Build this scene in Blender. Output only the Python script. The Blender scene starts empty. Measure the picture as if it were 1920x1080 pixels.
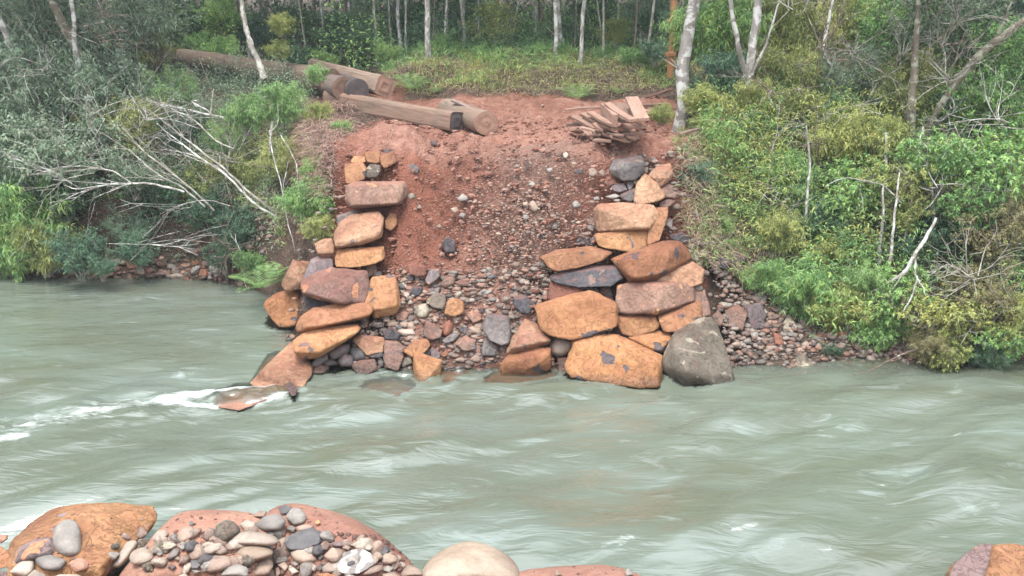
import bpy, bmesh, math, random
import numpy as np
from mathutils import Vector, Matrix
R = math.radians
random.seed(7); rng = np.random.default_rng(7)
scene = bpy.context.scene
C = scene.collection
# ---------------------------------------------------------------- camera
CAMZ, PITCH, FP = 5.5, 18.0, 1663.0
cam = bpy.data.objects.new('camera', bpy.data.cameras.new('camera')); C.objects.link(cam)
cam.location = (0, 0, CAMZ); cam.rotation_euler = (R(90 - PITCH), 0, 0)
cam.data.sensor_width = 36; cam.data.lens = 36 * FP / 1920.0
cam.data.clip_start = .05; cam.data.clip_end = 2000
scene.camera = cam
# ---------------------------------------------------------------- sky, sun, exposure
w = bpy.data.worlds.new('World'); scene.world = w; w.use_nodes = True
wt = w.node_tree; bg = wt.nodes['Background']
sky = wt.nodes.new('ShaderNodeTexSky'); sky.sky_type = 'NISHITA'; sky.sun_disc = False
SUN_EL, SUN_ROT = 76, 215
sky.sun_elevation = R(SUN_EL); sky.sun_rotation = R(SUN_ROT)
sky.air_density = 1.0; sky.dust_density = 4.0; sky.ozone_density = 1.0
hs = wt.nodes.new('ShaderNodeHueSaturation'); hs.inputs['Saturation'].default_value = .3
wt.links.new(sky.outputs[0], hs.inputs['Color']); cl = wt.nodes.new('ShaderNodeMix'); cl.data_type = 'RGBA'; cl.blend_type = 'ADD'; cl.inputs[0].default_value = 1; cl.inputs[7].default_value = (3.6, 4.15, 4.5, 1)   # even overcast veil
wt.links.new(hs.outputs[0], cl.inputs[6]); wt.links.new(cl.outputs[2], bg.inputs[0])
bg.inputs[1].default_value = .15
sl = bpy.data.lights.new('sun', 'SUN'); sl.energy = 1.6; sl.angle = R(20); sl.color = (1, .96, .9)
so = bpy.data.objects.new('sun', sl); C.objects.link(so)
# sky texture: sun azimuth measured from +Y
az = R(SUN_ROT)
sd = Vector((math.sin(az) * math.cos(R(SUN_EL)), math.cos(az) * math.cos(R(SUN_EL)), math.sin(R(SUN_EL))))
so.rotation_euler = sd.to_track_quat('Z', 'Y').to_euler()
vs = scene.view_settings; vs.view_transform = 'Standard'; vs.look = 'None'; vs.gamma = 1; vs.exposure = 1.0
scene.cycles.max_bounces = 6; scene.cycles.transparent_max_bounces = 8; scene.cycles.volume_bounces = 0

# ---------------------------------------------------------------- helpers: projection
cP, sP = math.cos(R(PITCH)), math.sin(R(PITCH))
def ray(px, py):
    u = (px - 960) / FP; v = (540 - py) / FP
    return np.array([u, cP + v * sP, -sP + v * cP])          # unit camera depth
CO = np.array([0, 0, CAMZ])
def atD(px, py, D): return CO + ray(px, py) * D               # camera depth
def atY(px, py, Y): r = ray(px, py); return CO + r * (Y / r[1])
def atZ(px, py, z): r = ray(px, py); return CO + r * ((z - CAMZ) / r[2])
def depth(p): return float(p[1] * cP + (CAMZ - p[2]) * sP)
# ---------------------------------------------------------------- numpy noise
def _h(i, j, k, s):
    n = (i * 374761393 + j * 668265263 + k * 2147483647 + s * 1274126177) & 0xffffffff
    n = ((n ^ (n >> 13)) * 1274126177) & 0xffffffff
    n = ((n ^ (n >> 16)) * 2246822519) & 0xffffffff
    return ((n ^ (n >> 15)) & 0xffff) / 32767.5 - 1.0
def vn(x, y, z=0., s=0):
    x = np.asarray(x, float); y = np.asarray(y, float); z = np.zeros_like(x) + z
    xi, yi, zi = np.floor(x).astype(np.int64), np.floor(y).astype(np.int64), np.floor(z).astype(np.int64)
    fx, fy, fz = x - xi, y - yi, z - zi
    u, v, t = (f * f * f * (f * (f * 6 - 15) + 10) for f in (fx, fy, fz))
    r = 0
    for a in (0, 1):
        for b in (0, 1):
            for c in (0, 1):
                r = r + _h(xi + a, yi + b, zi + c, s) * (u if a else 1 - u) * (v if b else 1 - v) * (t if c else 1 - t)
    return r
def fbm(x, y, z=0., o=4, s=0, g=.5):
    r = 0; a = 1
    for i in range(o):
        r = r + a * vn(x * 2 ** i + 17.3 * i, y * 2 ** i - 9.1 * i, z * 2 ** i + 4.7 * i, s + i); a *= g
    return r
def ss(a, b, x): t = np.clip((x - a) / (b - a), 0, 1); return t * t * (3 - 2 * t)
# ---------------------------------------------------------------- terrain
EX = [-60, -11, -6, -5.2, -4.7, -4.15, -3.6, -3.15, 3.2, 3.8, 6, 9, 14, 60]
EY = [20, 17.9, 17.4, 17.0, 16.3, 15.0, 13.5, 12.85, 12.85, 13.25, 13.1, 12.9, 12.6, 11]
def terrain(X, Y, recess=0.):
    X = np.asarray(X, float); Y = np.asarray(Y, float)
    d = Y - np.interp(X, EX, EY)
    if recess:
        col = np.exp(-((X + 3.1) / .95) ** 4) + np.exp(-((X - 2.2) / 1.35) ** 4)
        d = d - recess * np.clip(col, 0, 1) * ss(-1, .3, d) * (1 - ss(2.4, 3.2, d))
    L = np.interp(d, [-4, -1.2, 0, .3, .75, 1.7, 3.5, 6, 12], [-1.6, -.9, 0, .3, 1.45, 2.05, 2.85, 3.2, 3.4])
    M = np.interp(d, [-4, -1.2, 0, 1.1, 2.75, 3.2, 9.5], [-1.6, -.9, 0, 1.05, 2.8, 2.95, 3.2])
    Q = np.interp(d, [-4, -1.2, 0, 1.3, 3.3, 6, 12], [-1.6, -.6, 0, .75, 2.85, 3.4, 3.6])
    a = ss(-4.9, -4.1, X); b = ss(3.1, 4.2, X)
    far = L * (1 - a) + (M * (1 - b) + Q * b) * a
    bL = np.interp(Y, [18, 22, 27, 32, 60, 120], [3.2, 3.3, 3.5, 4.1, 5.6, 9])
    bM = np.interp(Y, [18, 21.9, 23.2, 24.5, 30, 60, 120], [3.1, 3.2, 3.75, 4.0, 4.25, 5.8, 9])
    c = ss(-4.2, -2.2, X); back = bL * (1 - c) + bM * c
    e = ss(18.5, 22, Y); far = far * (1 - e) + back * e
    ex = ss(-1.6, -.4, X) * (1 - ss(3.9, 4.6, X))
    near = np.interp(Y + ex * .9, [-20, 1.3, 5.2, 6.9, 7.6, 8.8, 11], [3.8, 3.8, .9, .45, -.1, -1.0, -1.6])
    return np.maximum(far, near)
def soil_noise(X, Y, z):
    n = .10 * fbm(X * .9, Y * .9, 0, 3, 3) + .05 * fbm(X * 4, Y * 4, 0, 4, 11)
    n2 = .035 * np.abs(fbm(X * 9, Y * 9, z * 5, 3, 21))
    return (n + n2) * ss(-.3, .3, z)
def ground(X, Y): z = terrain(X, Y); return z + soil_noise(X, Y, z)
def G(px, py, zoff=0.):
    r = ray(px, py); t = np.arange(4, 90, .02); P = CO[None] + r[None] * t[:, None]
    hit = P[:, 2] <= terrain(P[:, 0], P[:, 1]) + zoff
    i = np.argmax(hit) if hit.any() else len(t) - 1
    return P[i]
# ---------------------------------------------------------------- helpers: meshes
def mesh(name, V, F, mat=None, smooth=True):
    """V (n,3); F array (m,k) or list of such arrays"""
    me = bpy.data.meshes.new(name)
    V = np.asarray(V, np.float32)
    Fs = F if isinstance(F, list) else [F]
    Fs = [np.asarray(f, np.int32) for f in Fs if len(f)]
    me.vertices.add(len(V)); me.vertices.foreach_set('co', V.ravel())
    idx = np.concatenate([f.ravel() for f in Fs]); cnt = np.concatenate([np.full(len(f), f.shape[1]) for f in Fs])
    me.loops.add(len(idx)); me.loops.foreach_set('vertex_index', idx)
    st = np.concatenate([[0], np.cumsum(cnt)[:-1]]).astype(np.int32)
    me.polygons.add(len(cnt)); me.polygons.foreach_set('loop_start', st)
    try: me.polygons.foreach_set('loop_total', cnt.astype(np.int32))
    except Exception: pass
    me.polygons.foreach_set('use_smooth', np.full(len(cnt), smooth))
    me.update(calc_edges=True); me.validate()
    if mat: me.materials.append(mat)
    return me
def obj(name, me, parent=None, loc=None):
    o = bpy.data.objects.new(name, me); C.objects.link(o)
    if parent: o.parent = parent
    if loc is not None: o.location = loc
    return o
def tag(o, label=None, cat=None, group=None, kind=None):
    if label: o['label'] = label
    if cat: o['category'] = cat
    if group: o['group'] = group
    if kind: o['kind'] = kind
    return o
def empty(name, loc, label, cat, group=None, rz=0):
    o = bpy.data.objects.new(name, None); C.objects.link(o); o.location = loc; o.rotation_euler = (0, 0, rz)
    o.empty_display_size = .1
    return tag(o, label, cat, group)
def attr(me, name, vals):
    a = me.attributes.new(name, 'FLOAT', 'POINT'); a.data.foreach_set('value', np.asarray(vals, np.float32))
def tubes(paths, sides=6, bump=0.):
    """paths: list of (pts (n,3), radii (n,)) -> V,F"""
    V = []; F = []; off = 0
    for pts, rad in paths:
        pts = np.asarray(pts, float); n = len(pts); rad = np.asarray(rad, float)
        t = np.gradient(pts, axis=0); t /= np.linalg.norm(t, axis=1)[:, None] + 1e-9
        up = np.array([0, 0, 1.]) if abs(t[0][2]) < .8 else np.array([1., 0, 0])
        a = np.cross(t, up); a /= np.linalg.norm(a, axis=1)[:, None] + 1e-9; b = np.cross(t, a)
        th = np.arange(sides) / sides * 2 * math.pi
        rr = rad[:, None] * (1 + bump * rng.uniform(-1, 1, (n, sides)))
        P = pts[:, None] + rr[..., None] * (np.cos(th)[None, :, None] * a[:, None] + np.sin(th)[None, :, None] * b[:, None])
        V.append(P.reshape(-1, 3))
        i = np.arange(n - 1)[:, None] * sides; j = np.arange(sides)[None]; k = (j + 1) % sides
        F.append(np.stack([i + j, i + k, i + sides + k, i + sides + j], -1).reshape(-1, 4) + off)
        off += n * sides
    return np.concatenate(V), np.concatenate(F)
def curve_pts(P, n):
    P = np.asarray(P, float); t = np.linspace(0, len(P) - 1, n); out = []
    Q = np.vstack([2 * P[0] - P[1], P, 2 * P[-1] - P[-2]])
    for s in t:
        i = min(int(s), len(P) - 2); f = s - i; p0, p1, p2, p3 = Q[i:i + 4]
        out.append(.5 * ((2 * p1) + (-p0 + p2) * f + (2 * p0 - 5 * p1 + 4 * p2 - p3) * f * f + (-p0 + 3 * p1 - 3 * p2 + p3) * f ** 3))
    return np.array(out)
_ico = {}
def ico(n):
    if n not in _ico:
        bm = bmesh.new(); bmesh.ops.create_icosphere(bm, subdivisions=n, radius=1)
        V = np.array([v.co[:] for v in bm.verts]); V /= np.linalg.norm(V, axis=1)[:, None]
        _ico[n] = (V, np.array([[v.index for v in f.verts] for f in bm.faces])); bm.free()
    return _ico[n]
# ---------------------------------------------------------------- materials
def newmat(name):
    m = bpy.data.materials.new(name); m.use_nodes = True; nt = m.node_tree
    return m, nt, nt.nodes['Principled BSDF'], nt.nodes['Material Output']
def N(nt, typ, **kw):
    n = nt.nodes.new(typ)
    for k, v in kw.items():
        if k in n.inputs: n.inputs[k].default_value = v
        else: setattr(n, k, v)
    return n
def noise(nt, vec, scale, detail=4, rough=.6, dist=0.):
    n = N(nt, 'ShaderNodeTexNoise', Scale=scale, Detail=detail, Roughness=rough, Distortion=dist)
    if vec: nt.links.new(vec, n.inputs['Vector'])
    return n.outputs['Fac']
def ramp(nt, fac, stops, interp='LINEAR'):
    n = nt.nodes.new('ShaderNodeValToRGB'); n.color_ramp.interpolation = interp
    els = n.color_ramp.elements
    while len(els) < len(stops): els.new(.5)
    for e, (p, c) in zip(els, stops): e.position = p; e.color = (c[0], c[1], c[2], 1) if hasattr(c, '__len__') else (c, c, c, 1)
    nt.links.new(fac, n.inputs[0]); return n.outputs[0]
def mixc(nt, fac, a, b, mode='MIX'):
    n = nt.nodes.new('ShaderNodeMix'); n.data_type = 'RGBA'; n.blend_type = mode
    for s, v in ((n.inputs[0], fac), (n.inputs[6], a), (n.inputs[7], b)):
        if hasattr(v, 'links'): nt.links.new(v, s)
        elif hasattr(v, '__len__'): s.default_value = (*v, 1)
        else: s.default_value = v
    return n.outputs[2]
def math_(nt, op, a, b=None, clamp=False):
    n = nt.nodes.new('ShaderNodeMath'); n.operation = op; n.use_clamp = clamp
    for s, v in ((n.inputs[0], a), (n.inputs[1], b)):
        if v is None: continue
        if hasattr(v, 'links'): nt.links.new(v, s)
        else: s.default_value = v
    return n.outputs[0]
def bump(nt, h, strength, dist, normal=None):
    b = N(nt, 'ShaderNodeBump', Strength=strength, Distance=dist); nt.links.new(h, b.inputs['Height'])
    if normal: nt.links.new(normal, b.inputs['Normal'])
    return b.outputs[0]
def objvec(nt, k=37.):
    tc = nt.nodes.new('ShaderNodeTexCoord'); oi = nt.nodes.new('ShaderNodeObjectInfo')
    v = nt.nodes.new('ShaderNodeVectorMath'); v.operation = 'ADD'
    nt.links.new(tc.outputs['Object'], v.inputs[0])
    m = math_(nt, 'MULTIPLY', oi.outputs['Random'], k)
    nt.links.new(m, v.inputs[1]); return v.outputs[0], oi.outputs['Random']
def wet(nt, p, col, rough=.75, spec=.35):
    """stone splashed near the water line is dark and shiny"""
    g = nt.nodes.new('ShaderNodeNewGeometry'); s = nt.nodes.new('ShaderNodeSeparateXYZ'); nt.links.new(g.outputs['Position'], s.inputs[0])
    wv = math_(nt, 'ADD', s.outputs[2], math_(nt, 'MULTIPLY', noise(nt, g.outputs['Position'], 3), -.25))
    f = ramp(nt, math_(nt, 'ADD', wv, .22), [(.07, .1), (.13, 1), (.24, 0)])
    c = mixc(nt, math_(nt, 'MULTIPLY', f, .75), col, mixc(nt, 1., col, (.35, .33, .3), 'MULTIPLY'))
    nt.links.new(c, p.inputs['Base Color'])
    nt.links.new(math_(nt, 'SUBTRACT', rough, math_(nt, 'MULTIPLY', f, rough - .25)), p.inputs['Roughness'])
    p.inputs['Specular IOR Level'].default_value = spec
def rock_mat(name, a, b, patch, pth, clay=0., sc=1., rough=.72, bs=1.):
    m, nt, p, o = newmat(name)
    v, rnd = objvec(nt)
    n1 = noise(nt, v, 2.2 * sc, 6, .62, .4); n2 = noise(nt, v, 11 * sc, 5, .7, .3); n3 = noise(nt, v, 45 * sc, 3, .7)
    c = ramp(nt, n1, [(.3, a), (.5, [.5 * (x + y) for x, y in zip(a, b)]), (.72, b)])
    c = mixc(nt, .5, c, ramp(nt, n2, [(.3, (.72, .70, .70)), (.55, (1, 1, 1)), (.75, (1.18, 1.13, 1.06))]), 'MULTIPLY')
    big_ = noise(nt, v, .9 * sc, 3, .5, .5); c = mixc(nt, .8, c, ramp(nt, big_, [(.36, (.66, .60, .62)), (.5, (1, 1, 1)), (.64, (1.2, 1.2, 1.22))]), 'MULTIPLY')
    # streaky iron stain, thin dark lines
    vv = N(nt, 'ShaderNodeTexNoise', Scale=5 * sc, Detail=5, Roughness=.6, Distortion=2.2); nt.links.new(v, vv.inputs['Vector'])
    line = ramp(nt, vv.outputs['Fac'], [(.475, 0), (.497, 1), (.503, 1), (.525, 0)])
    c = mixc(nt, math_(nt, 'MULTIPLY', line, .28), c, [x * .45 for x in a])
    # sharp edged patches of bare grey stone
    pn = math_(nt, 'ADD', noise(nt, v, 2.6 * sc, 3, .5, .6), math_(nt, 'MULTIPLY', noise(nt, v, 14 * sc, 3, .6), .06))
    pf = ramp(nt, pn, [(pth, 0), (pth + .012, 1)])
    c = mixc(nt, math_(nt, 'MULTIPLY', pf, .9), c, mixc(nt, n2, patch, [x * 1.9 for x in patch]))
    if clay:
        g = nt.nodes.new('ShaderNodeNewGeometry'); s = nt.nodes.new('ShaderNodeSeparateXYZ'); nt.links.new(g.outputs['Normal'], s.inputs[0])
        cf = ramp(nt, math_(nt, 'ADD', s.outputs[2], math_(nt, 'MULTIPLY', math_(nt, 'SUBTRACT', noise(nt, v, 7, 5, .7), .5), 1.6)), [(.75, 0), (.95, 1)])
        c = mixc(nt, math_(nt, 'MULTIPLY', cf, clay), c, (.34, .13, .085))
    hv = N(nt, 'ShaderNodeHueSaturation'); nt.links.new(c, hv.inputs['Color'])
    nt.links.new(math_(nt, 'ADD', .76, math_(nt, 'MULTIPLY', rnd, .42)), hv.inputs['Value'])
    nt.links.new(math_(nt, 'ADD', .488, math_(nt, 'MULTIPLY', rnd, .012)), hv.inputs['Hue'])
    wet(nt, p, hv.outputs[0], rough)
    vo = N(nt, 'ShaderNodeTexVoronoi', Scale=4.5 * sc, feature='DISTANCE_TO_EDGE'); 
    dv = mixc(nt, .12, v, vv.outputs['Color']); nt.links.new(dv, vo.inputs['Vector'])
    h = math_(nt, 'ADD', math_(nt, 'MULTIPLY', n1, 1.2), math_(nt, 'ADD', math_(nt, 'MULTIPLY', n2, .5), math_(nt, 'MULTIPLY', n3, .07)))
    h = math_(nt, 'ADD', h, math_(nt, 'MULTIPLY', math_(nt, 'ADD', line, ramp(nt, pn, [(pth, 0), (pth + .03, 1)])), -.12))
    nt.links.new(bump(nt, h, bs * .8, .07), p.inputs['Normal'])
    return m
MR = dict(
 orange=rock_mat('orange_stone', (.235, .108, .045), (.39, .215, .10), (0.048, 0.048, 0.056), .68, .25),
 deep=rock_mat('deep_orange_stone', (.215, .092, .036), (.35, .18, .078), (0.043, 0.043, 0.051), .665, .2),
 tan=rock_mat('tan_orange_stone', (.25, .132, .073), (.42, .265, .16), (0.095, 0.079, 0.079), .71, .35),
 brown=rock_mat('brown_stone', (0.127, 0.076, 0.056), (0.221, 0.142, 0.107), (0.079, 0.071, 0.076), .66, .3),
 pinkb=rock_mat('pink_brown_stone', (0.186, 0.103, 0.071), (0.277, 0.175, 0.131), (0.317, 0.158, 0.079), .66, .3),
 purple=rock_mat('purple_grey_stone', (0.111, 0.087, 0.087), (0.190, 0.150, 0.147), (0.285, 0.142, 0.071), .67, .15),
 grey=rock_mat('grey_stone', (0.103, 0.091, 0.087), (0.190, 0.170, 0.158), (0.221, 0.182, 0.142), .7, .2),
 dark=rock_mat('dark_grey_stone', (0.032, 0.030, 0.036), (0.087, 0.079, 0.083), (0.135, 0.087, 0.068), .71, .25),
 olive=rock_mat('olive_grey_stone', (.125, .105, .078), (.215, .185, .14), (0.261, 0.230, 0.175), .60, .1),
 rust=rock_mat('rust_red_stone', (0.158, 0.068, 0.040), (0.261, 0.122, 0.071), (0.079, 0.063, 0.063), .7, .5),
 clay=rock_mat('clay_covered_stone', (.285, .15, .10), (.375, .225, .155), (0.195, 0.098, 0.072), .7, .2, bs=.7),
 beige=rock_mat('beige_stone', (.205, .15, .108), (.33, .265, .205), (0.179, 0.128, 0.090), .72, 0, 1.3, .6, .3),
 cobg=rock_mat('grey_cobble', (0.164, 0.148, 0.131), (0.279, 0.250, 0.221), (0.238, 0.209, 0.173), .71, 0, 2.5, .65, .35),
 cobb=rock_mat('brown_cobble', (0.198, 0.140, 0.108), (0.333, 0.248, 0.189), (0.127, 0.095, 0.087), .71, 0, 2.5, .65, .35),
 cobp=rock_mat('pale_cobble', (0.279, 0.225, 0.176), (0.396, 0.333, 0.270), (0.158, 0.131, 0.111), .70, 0, 2.5, .6, .35),
 cobd=rock_mat('dark_cobble', (0.059, 0.056, 0.057), (0.119, 0.109, 0.107), (0.158, 0.135, 0.119), .71, 0, 2.5, .6, .4),
)
def veined():
    m, nt, p, o = newmat('white_veined_stone'); v, rnd = objvec(nt)
    wv = N(nt, 'ShaderNodeTexWave', Scale=2.2, Distortion=14., Detail=5.); wv.inputs['Detail Scale'].default_value = 1.5; nt.links.new(v, wv.inputs['Vector'])
    c = ramp(nt, wv.outputs['Fac'], [(.2, (.17, .15, .14)), (.55, (.30, .27, .24)), (.85, (.46, .43, .39))])
    nt.links.new(c, p.inputs['Base Color']); p.inputs['Roughness'].default_value = .6
    nt.links.new(bump(nt, wv.outputs['Fac'], .5, .02), p.inputs['Normal']); return m
MR['vein'] = veined()
def grit(name, st):
    m, nt, p, o = newmat(name); g = nt.nodes.new('ShaderNodeNewGeometry'); c = ramp(nt, g.outputs['Random Per Island'], [(i / (len(st) - 1), q) for i, q in enumerate(st)])
    c = mixc(nt, .6, c, ramp(nt, noise(nt, g.outputs['Position'], 30, 3), [(.3, (.7, .7, .7)), (.7, (1.2, 1.2, 1.2))]), 'MULTIPLY')
    wet(nt, p, c, .75); return m
MR['grit'] = grit('mixed_gravel', [(.07, .055, .05), (.12, .092, .08), (.18, .11, .085), (.155, .135, .12), (.26, .215, .18), (.11, .075, .06)])
MR['redgrit'] = grit('clay_stained_gravel', [(.14, .07, .05), (.21, .105, .075), (.27, .155, .115), (.20, .13, .10), (.33, .24, .19), (.17, .085, .06)])
MR['yellow'] = rock_mat('yellow_orange_stone', (.25, .125, .05), (.36, .205, .095), (.15, .13, .14), .68, .2, bs=1.1)
def ground_mat():
    m, nt, p, o = newmat('red_soil'); g = nt.nodes.new('ShaderNodeNewGeometry'); P = g.outputs['Position']
    a = nt.nodes.new('ShaderNodeAttribute'); a.attribute_name = 'litter'
    b = nt.nodes.new('ShaderNodeAttribute'); b.attribute_name = 'road'
    n1 = noise(nt, P, .8, 5); n2 = noise(nt, P, 6, 6, .7); n3 = noise(nt, P, 28, 4, .7)
    red = ramp(nt, n1, [(.3, (.15, .052, .033)), (.5, (.225, .084, .053)), (.7, (.285, .118, .08))])
    red = mixc(nt, .8, red, ramp(nt, n2, [(.3, (.68, .66, .64)), (.5, (1, 1, 1)), (.72, (1.22, 1.2, 1.2))]), 'MULTIPLY')
    rd = ramp(nt, n2, [(.32, (.20, .09, .062)), (.5, (.31, .155, .112)), (.7, (.40, .235, .18))])
    red = mixc(nt, math_(nt, 'MULTIPLY', b.outputs['Fac'], ramp(nt, n1, [(.35, .35), (.55, .95)])), red, rd)
    gc = nt.nodes.new('ShaderNodeAttribute'); gc.attribute_name = 'gravelly'
    red = mixc(nt, math_(nt, 'MULTIPLY', gc.outputs['Fac'], ramp(nt, n2, [(.35, .4), (.6, .95)])), red, ramp(nt, n3, [(.3, (.13, .075, .058)), (.7, (.27, .18, .145))]))
    lit = ramp(nt, n2, [(.3, (.03, .02, .014)), (.48, (.07, .045, .032)), (.62, (.12, .08, .058)), (.75, (.09, .075, .04))])
    f = math_(nt, 'ADD', a.outputs['Fac'], math_(nt, 'MULTIPLY', math_(nt, 'SUBTRACT', n2, .5), 1.0))
    c = mixc(nt, ramp(nt, f, [(.4, 0), (.6, 1)]), red, lit)
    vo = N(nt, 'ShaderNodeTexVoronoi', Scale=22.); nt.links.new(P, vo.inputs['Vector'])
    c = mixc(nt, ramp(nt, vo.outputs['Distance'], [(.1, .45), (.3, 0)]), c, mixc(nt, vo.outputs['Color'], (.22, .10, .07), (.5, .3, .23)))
    wet(nt, p, c, .85, .3)
    h = math_(nt, 'ADD', math_(nt, 'MULTIPLY', n2, 1.), math_(nt, 'ADD', math_(nt, 'MULTIPLY', n3, .5), math_(nt, 'MULTIPLY', vo.outputs['Distance'], -.5)))
    nt.links.new(bump(nt, h, .9, .08), p.inputs['Normal']); return m
def leaf_mat(name, stops, trans=.35, rough=.5):
    m, nt, p, o = newmat(name); g = nt.nodes.new('ShaderNodeNewGeometry'); oi = nt.nodes.new('ShaderNodeObjectInfo')
    f = math_(nt, 'ADD', math_(nt, 'MULTIPLY', g.outputs['Random Per Island'], .8), math_(nt, 'MULTIPLY', oi.outputs['Random'], .2))
    cn = noise(nt, g.outputs['Position'], 1.6, 3)
    f = math_(nt, 'ADD', f, math_(nt, 'MULTIPLY', math_(nt, 'SUBTRACT', cn, .5), .9), True)
    k = len(stops) - 1; c = ramp(nt, f, [(i / k, s) for i, s in enumerate(stops)])
    nt.links.new(c, p.inputs['Base Color']); p.inputs['Roughness'].default_value = rough; p.inputs['Specular IOR Level'].default_value = .4
    t = nt.nodes.new('ShaderNodeBsdfTranslucent'); nt.links.new(c, t.inputs[0])
    mx = N(nt, 'ShaderNodeMixShader', Fac=trans); nt.links.new(p.outputs[0], mx.inputs[1]); nt.links.new(t.outputs[0], mx.inputs[2])
    nt.links.new(mx.outputs[0], o.inputs[0]); return m
ML = dict(
 grey=leaf_mat('grey_green_leaves', [(.09, .14, .085), (.16, .235, .145), (.26, .34, .22), (.38, .45, .31)]),
 dark=leaf_mat('dark_green_leaves', [(0.035, 0.077, 0.054), (0.068, 0.134, 0.081), (0.115, 0.209, 0.106), (0.186, 0.280, 0.148)]),
 mid=leaf_mat('mid_green_leaves', [(0.088, 0.183, 0.069), (0.169, 0.319, 0.112), (0.284, 0.452, 0.151), (0.482, 0.594, 0.180)]),
 bright=leaf_mat('bright_green_leaves', [(.10, .20, .07), (.18, .32, .11), (.28, .43, .16), (.42, .54, .23)], .4),
 olive=leaf_mat('olive_green_leaves', [(0.140, 0.177, 0.065), (0.256, 0.294, 0.105), (0.387, 0.425, 0.143), (0.588, 0.550, 0.173)]),
 yellow=leaf_mat('yellow_green_leaves', [(.13, .19, .07), (.26, .32, .10), (.42, .44, .14), (.58, .54, .18)], .4),
 gold=leaf_mat('ochre_leaves', [(.13, .12, .055), (.22, .195, .09), (.31, .27, .13), (.22, .25, .12)], .3),
 teal=leaf_mat('blue_green_leaves', [(0.043, 0.100, 0.064), (0.083, 0.172, 0.102), (0.152, 0.259, 0.152), (0.269, 0.382, 0.231)]),
 dry=leaf_mat('dry_brown_grass', [(0.161, 0.124, 0.086), (0.295, 0.221, 0.153), (0.456, 0.351, 0.246), (0.252, 0.252, 0.133)], .2, .8),
 duff=leaf_mat('dead_brown_brush', [(0.163, 0.095, 0.080), (0.270, 0.166, 0.136), (0.405, 0.256, 0.203), (0.203, 0.121, 0.098)], .1, .8),
)
def bark_mat(name, a, b, lichen, th):
    m, nt, p, o = newmat(name); v, rnd = objvec(nt)
    mp = N(nt, 'ShaderNodeMapping'); mp.inputs['Scale'].default_value = (1, 1, .35); nt.links.new(v, mp.inputs[0]); u = mp.outputs[0]
    n1 = noise(nt, u, 9, 6, .7); n2 = noise(nt, v, 5, 5, .65, .5)
    c = ramp(nt, n1, [(.3, a), (.7, b)]); c = mixc(nt, ramp(nt, n2, [(th, 0), (th + .07, 1)]), c, lichen)
    nt.links.new(c, p.inputs['Base Color']); p.inputs['Roughness'].default_value = .85
    nt.links.new(bump(nt, math_(nt, 'ADD', n1, n2), .6, .02), p.inputs['Normal']); return m
MB = dict(
 pale=bark_mat('pale_lichen_bark', (.16, .14, .12), (.33, .30, .27), (.52, .50, .47), .48),
 brown=bark_mat('brown_bark', (.07, .05, .038), (.18, .13, .10), (.36, .34, .29), .57),
 grey=bark_mat('grey_twig_bark', (.14, .12, .10), (.30, .27, .23), (.40, .38, .33), .5),
 moss=bark_mat('mossy_bark', (.085, .07, .05), (.19, .155, .11), (.30, .30, .23), .50),
 dark=bark_mat('dark_bark', (.03, .026, .024), (.08, .068, .06), (.18, .18, .16), .58),
)
def wood_mat(name, a, b, mud=.4, scale=(1, 1, 14)):
    m, nt, p, o = newmat(name); v, rnd = objvec(nt)
    mp = N(nt, 'ShaderNodeMapping'); mp.inputs['Scale'].default_value = (scale[2], scale[2], scale[0]); nt.links.new(v, mp.inputs[0])
    n1 = noise(nt, mp.outputs[0], 2.2, 5, .65, .3); n2 = noise(nt, v, 3., 5, .6)
    c = ramp(nt, n1, [(.3, a), (.7, b)]); c = mixc(nt, math_(nt, 'MULTIPLY', ramp(nt, n2, [(.45, 0), (.62, 1)]), mud), c, (.26, .13, .09))
    hv = N(nt, 'ShaderNodeHueSaturation'); nt.links.new(c, hv.inputs['Color']); nt.links.new(math_(nt, 'ADD', .75, math_(nt, 'MULTIPLY', rnd, .5)), hv.inputs['Value'])
    nt.links.new(hv.outputs[0], p.inputs['Base Color']); p.inputs['Roughness'].default_value = .8
    nt.links.new(bump(nt, n1, .5, .01), p.inputs['Normal']); return m
MW = dict(
 sawn=wood_mat('sawn_pink_wood', (.17, .10, .075), (.36, .225, .17)), beam=wood_mat('hewn_beam_wood', (.12, .078, .056), (.235, .16, .118), .35),
 log=wood_mat('peeled_log_wood', (.12, .085, .063), (.28, .205, .155), .35), old=wood_mat('weathered_log_wood', (.11, .085, .08), (.26, .19, .16), .35),
 black=wood_mat('blackened_log_wood', (.035, .03, .032), (.10, .08, .08), .15), end=wood_mat('cut_end_wood', (.17, .095, .065), (.30, .18, .13), .3, (3, 3, 3)),
 post=wood_mat('orange_post_wood', (.22, .10, .04), (.36, .18, .075), .1))
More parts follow.
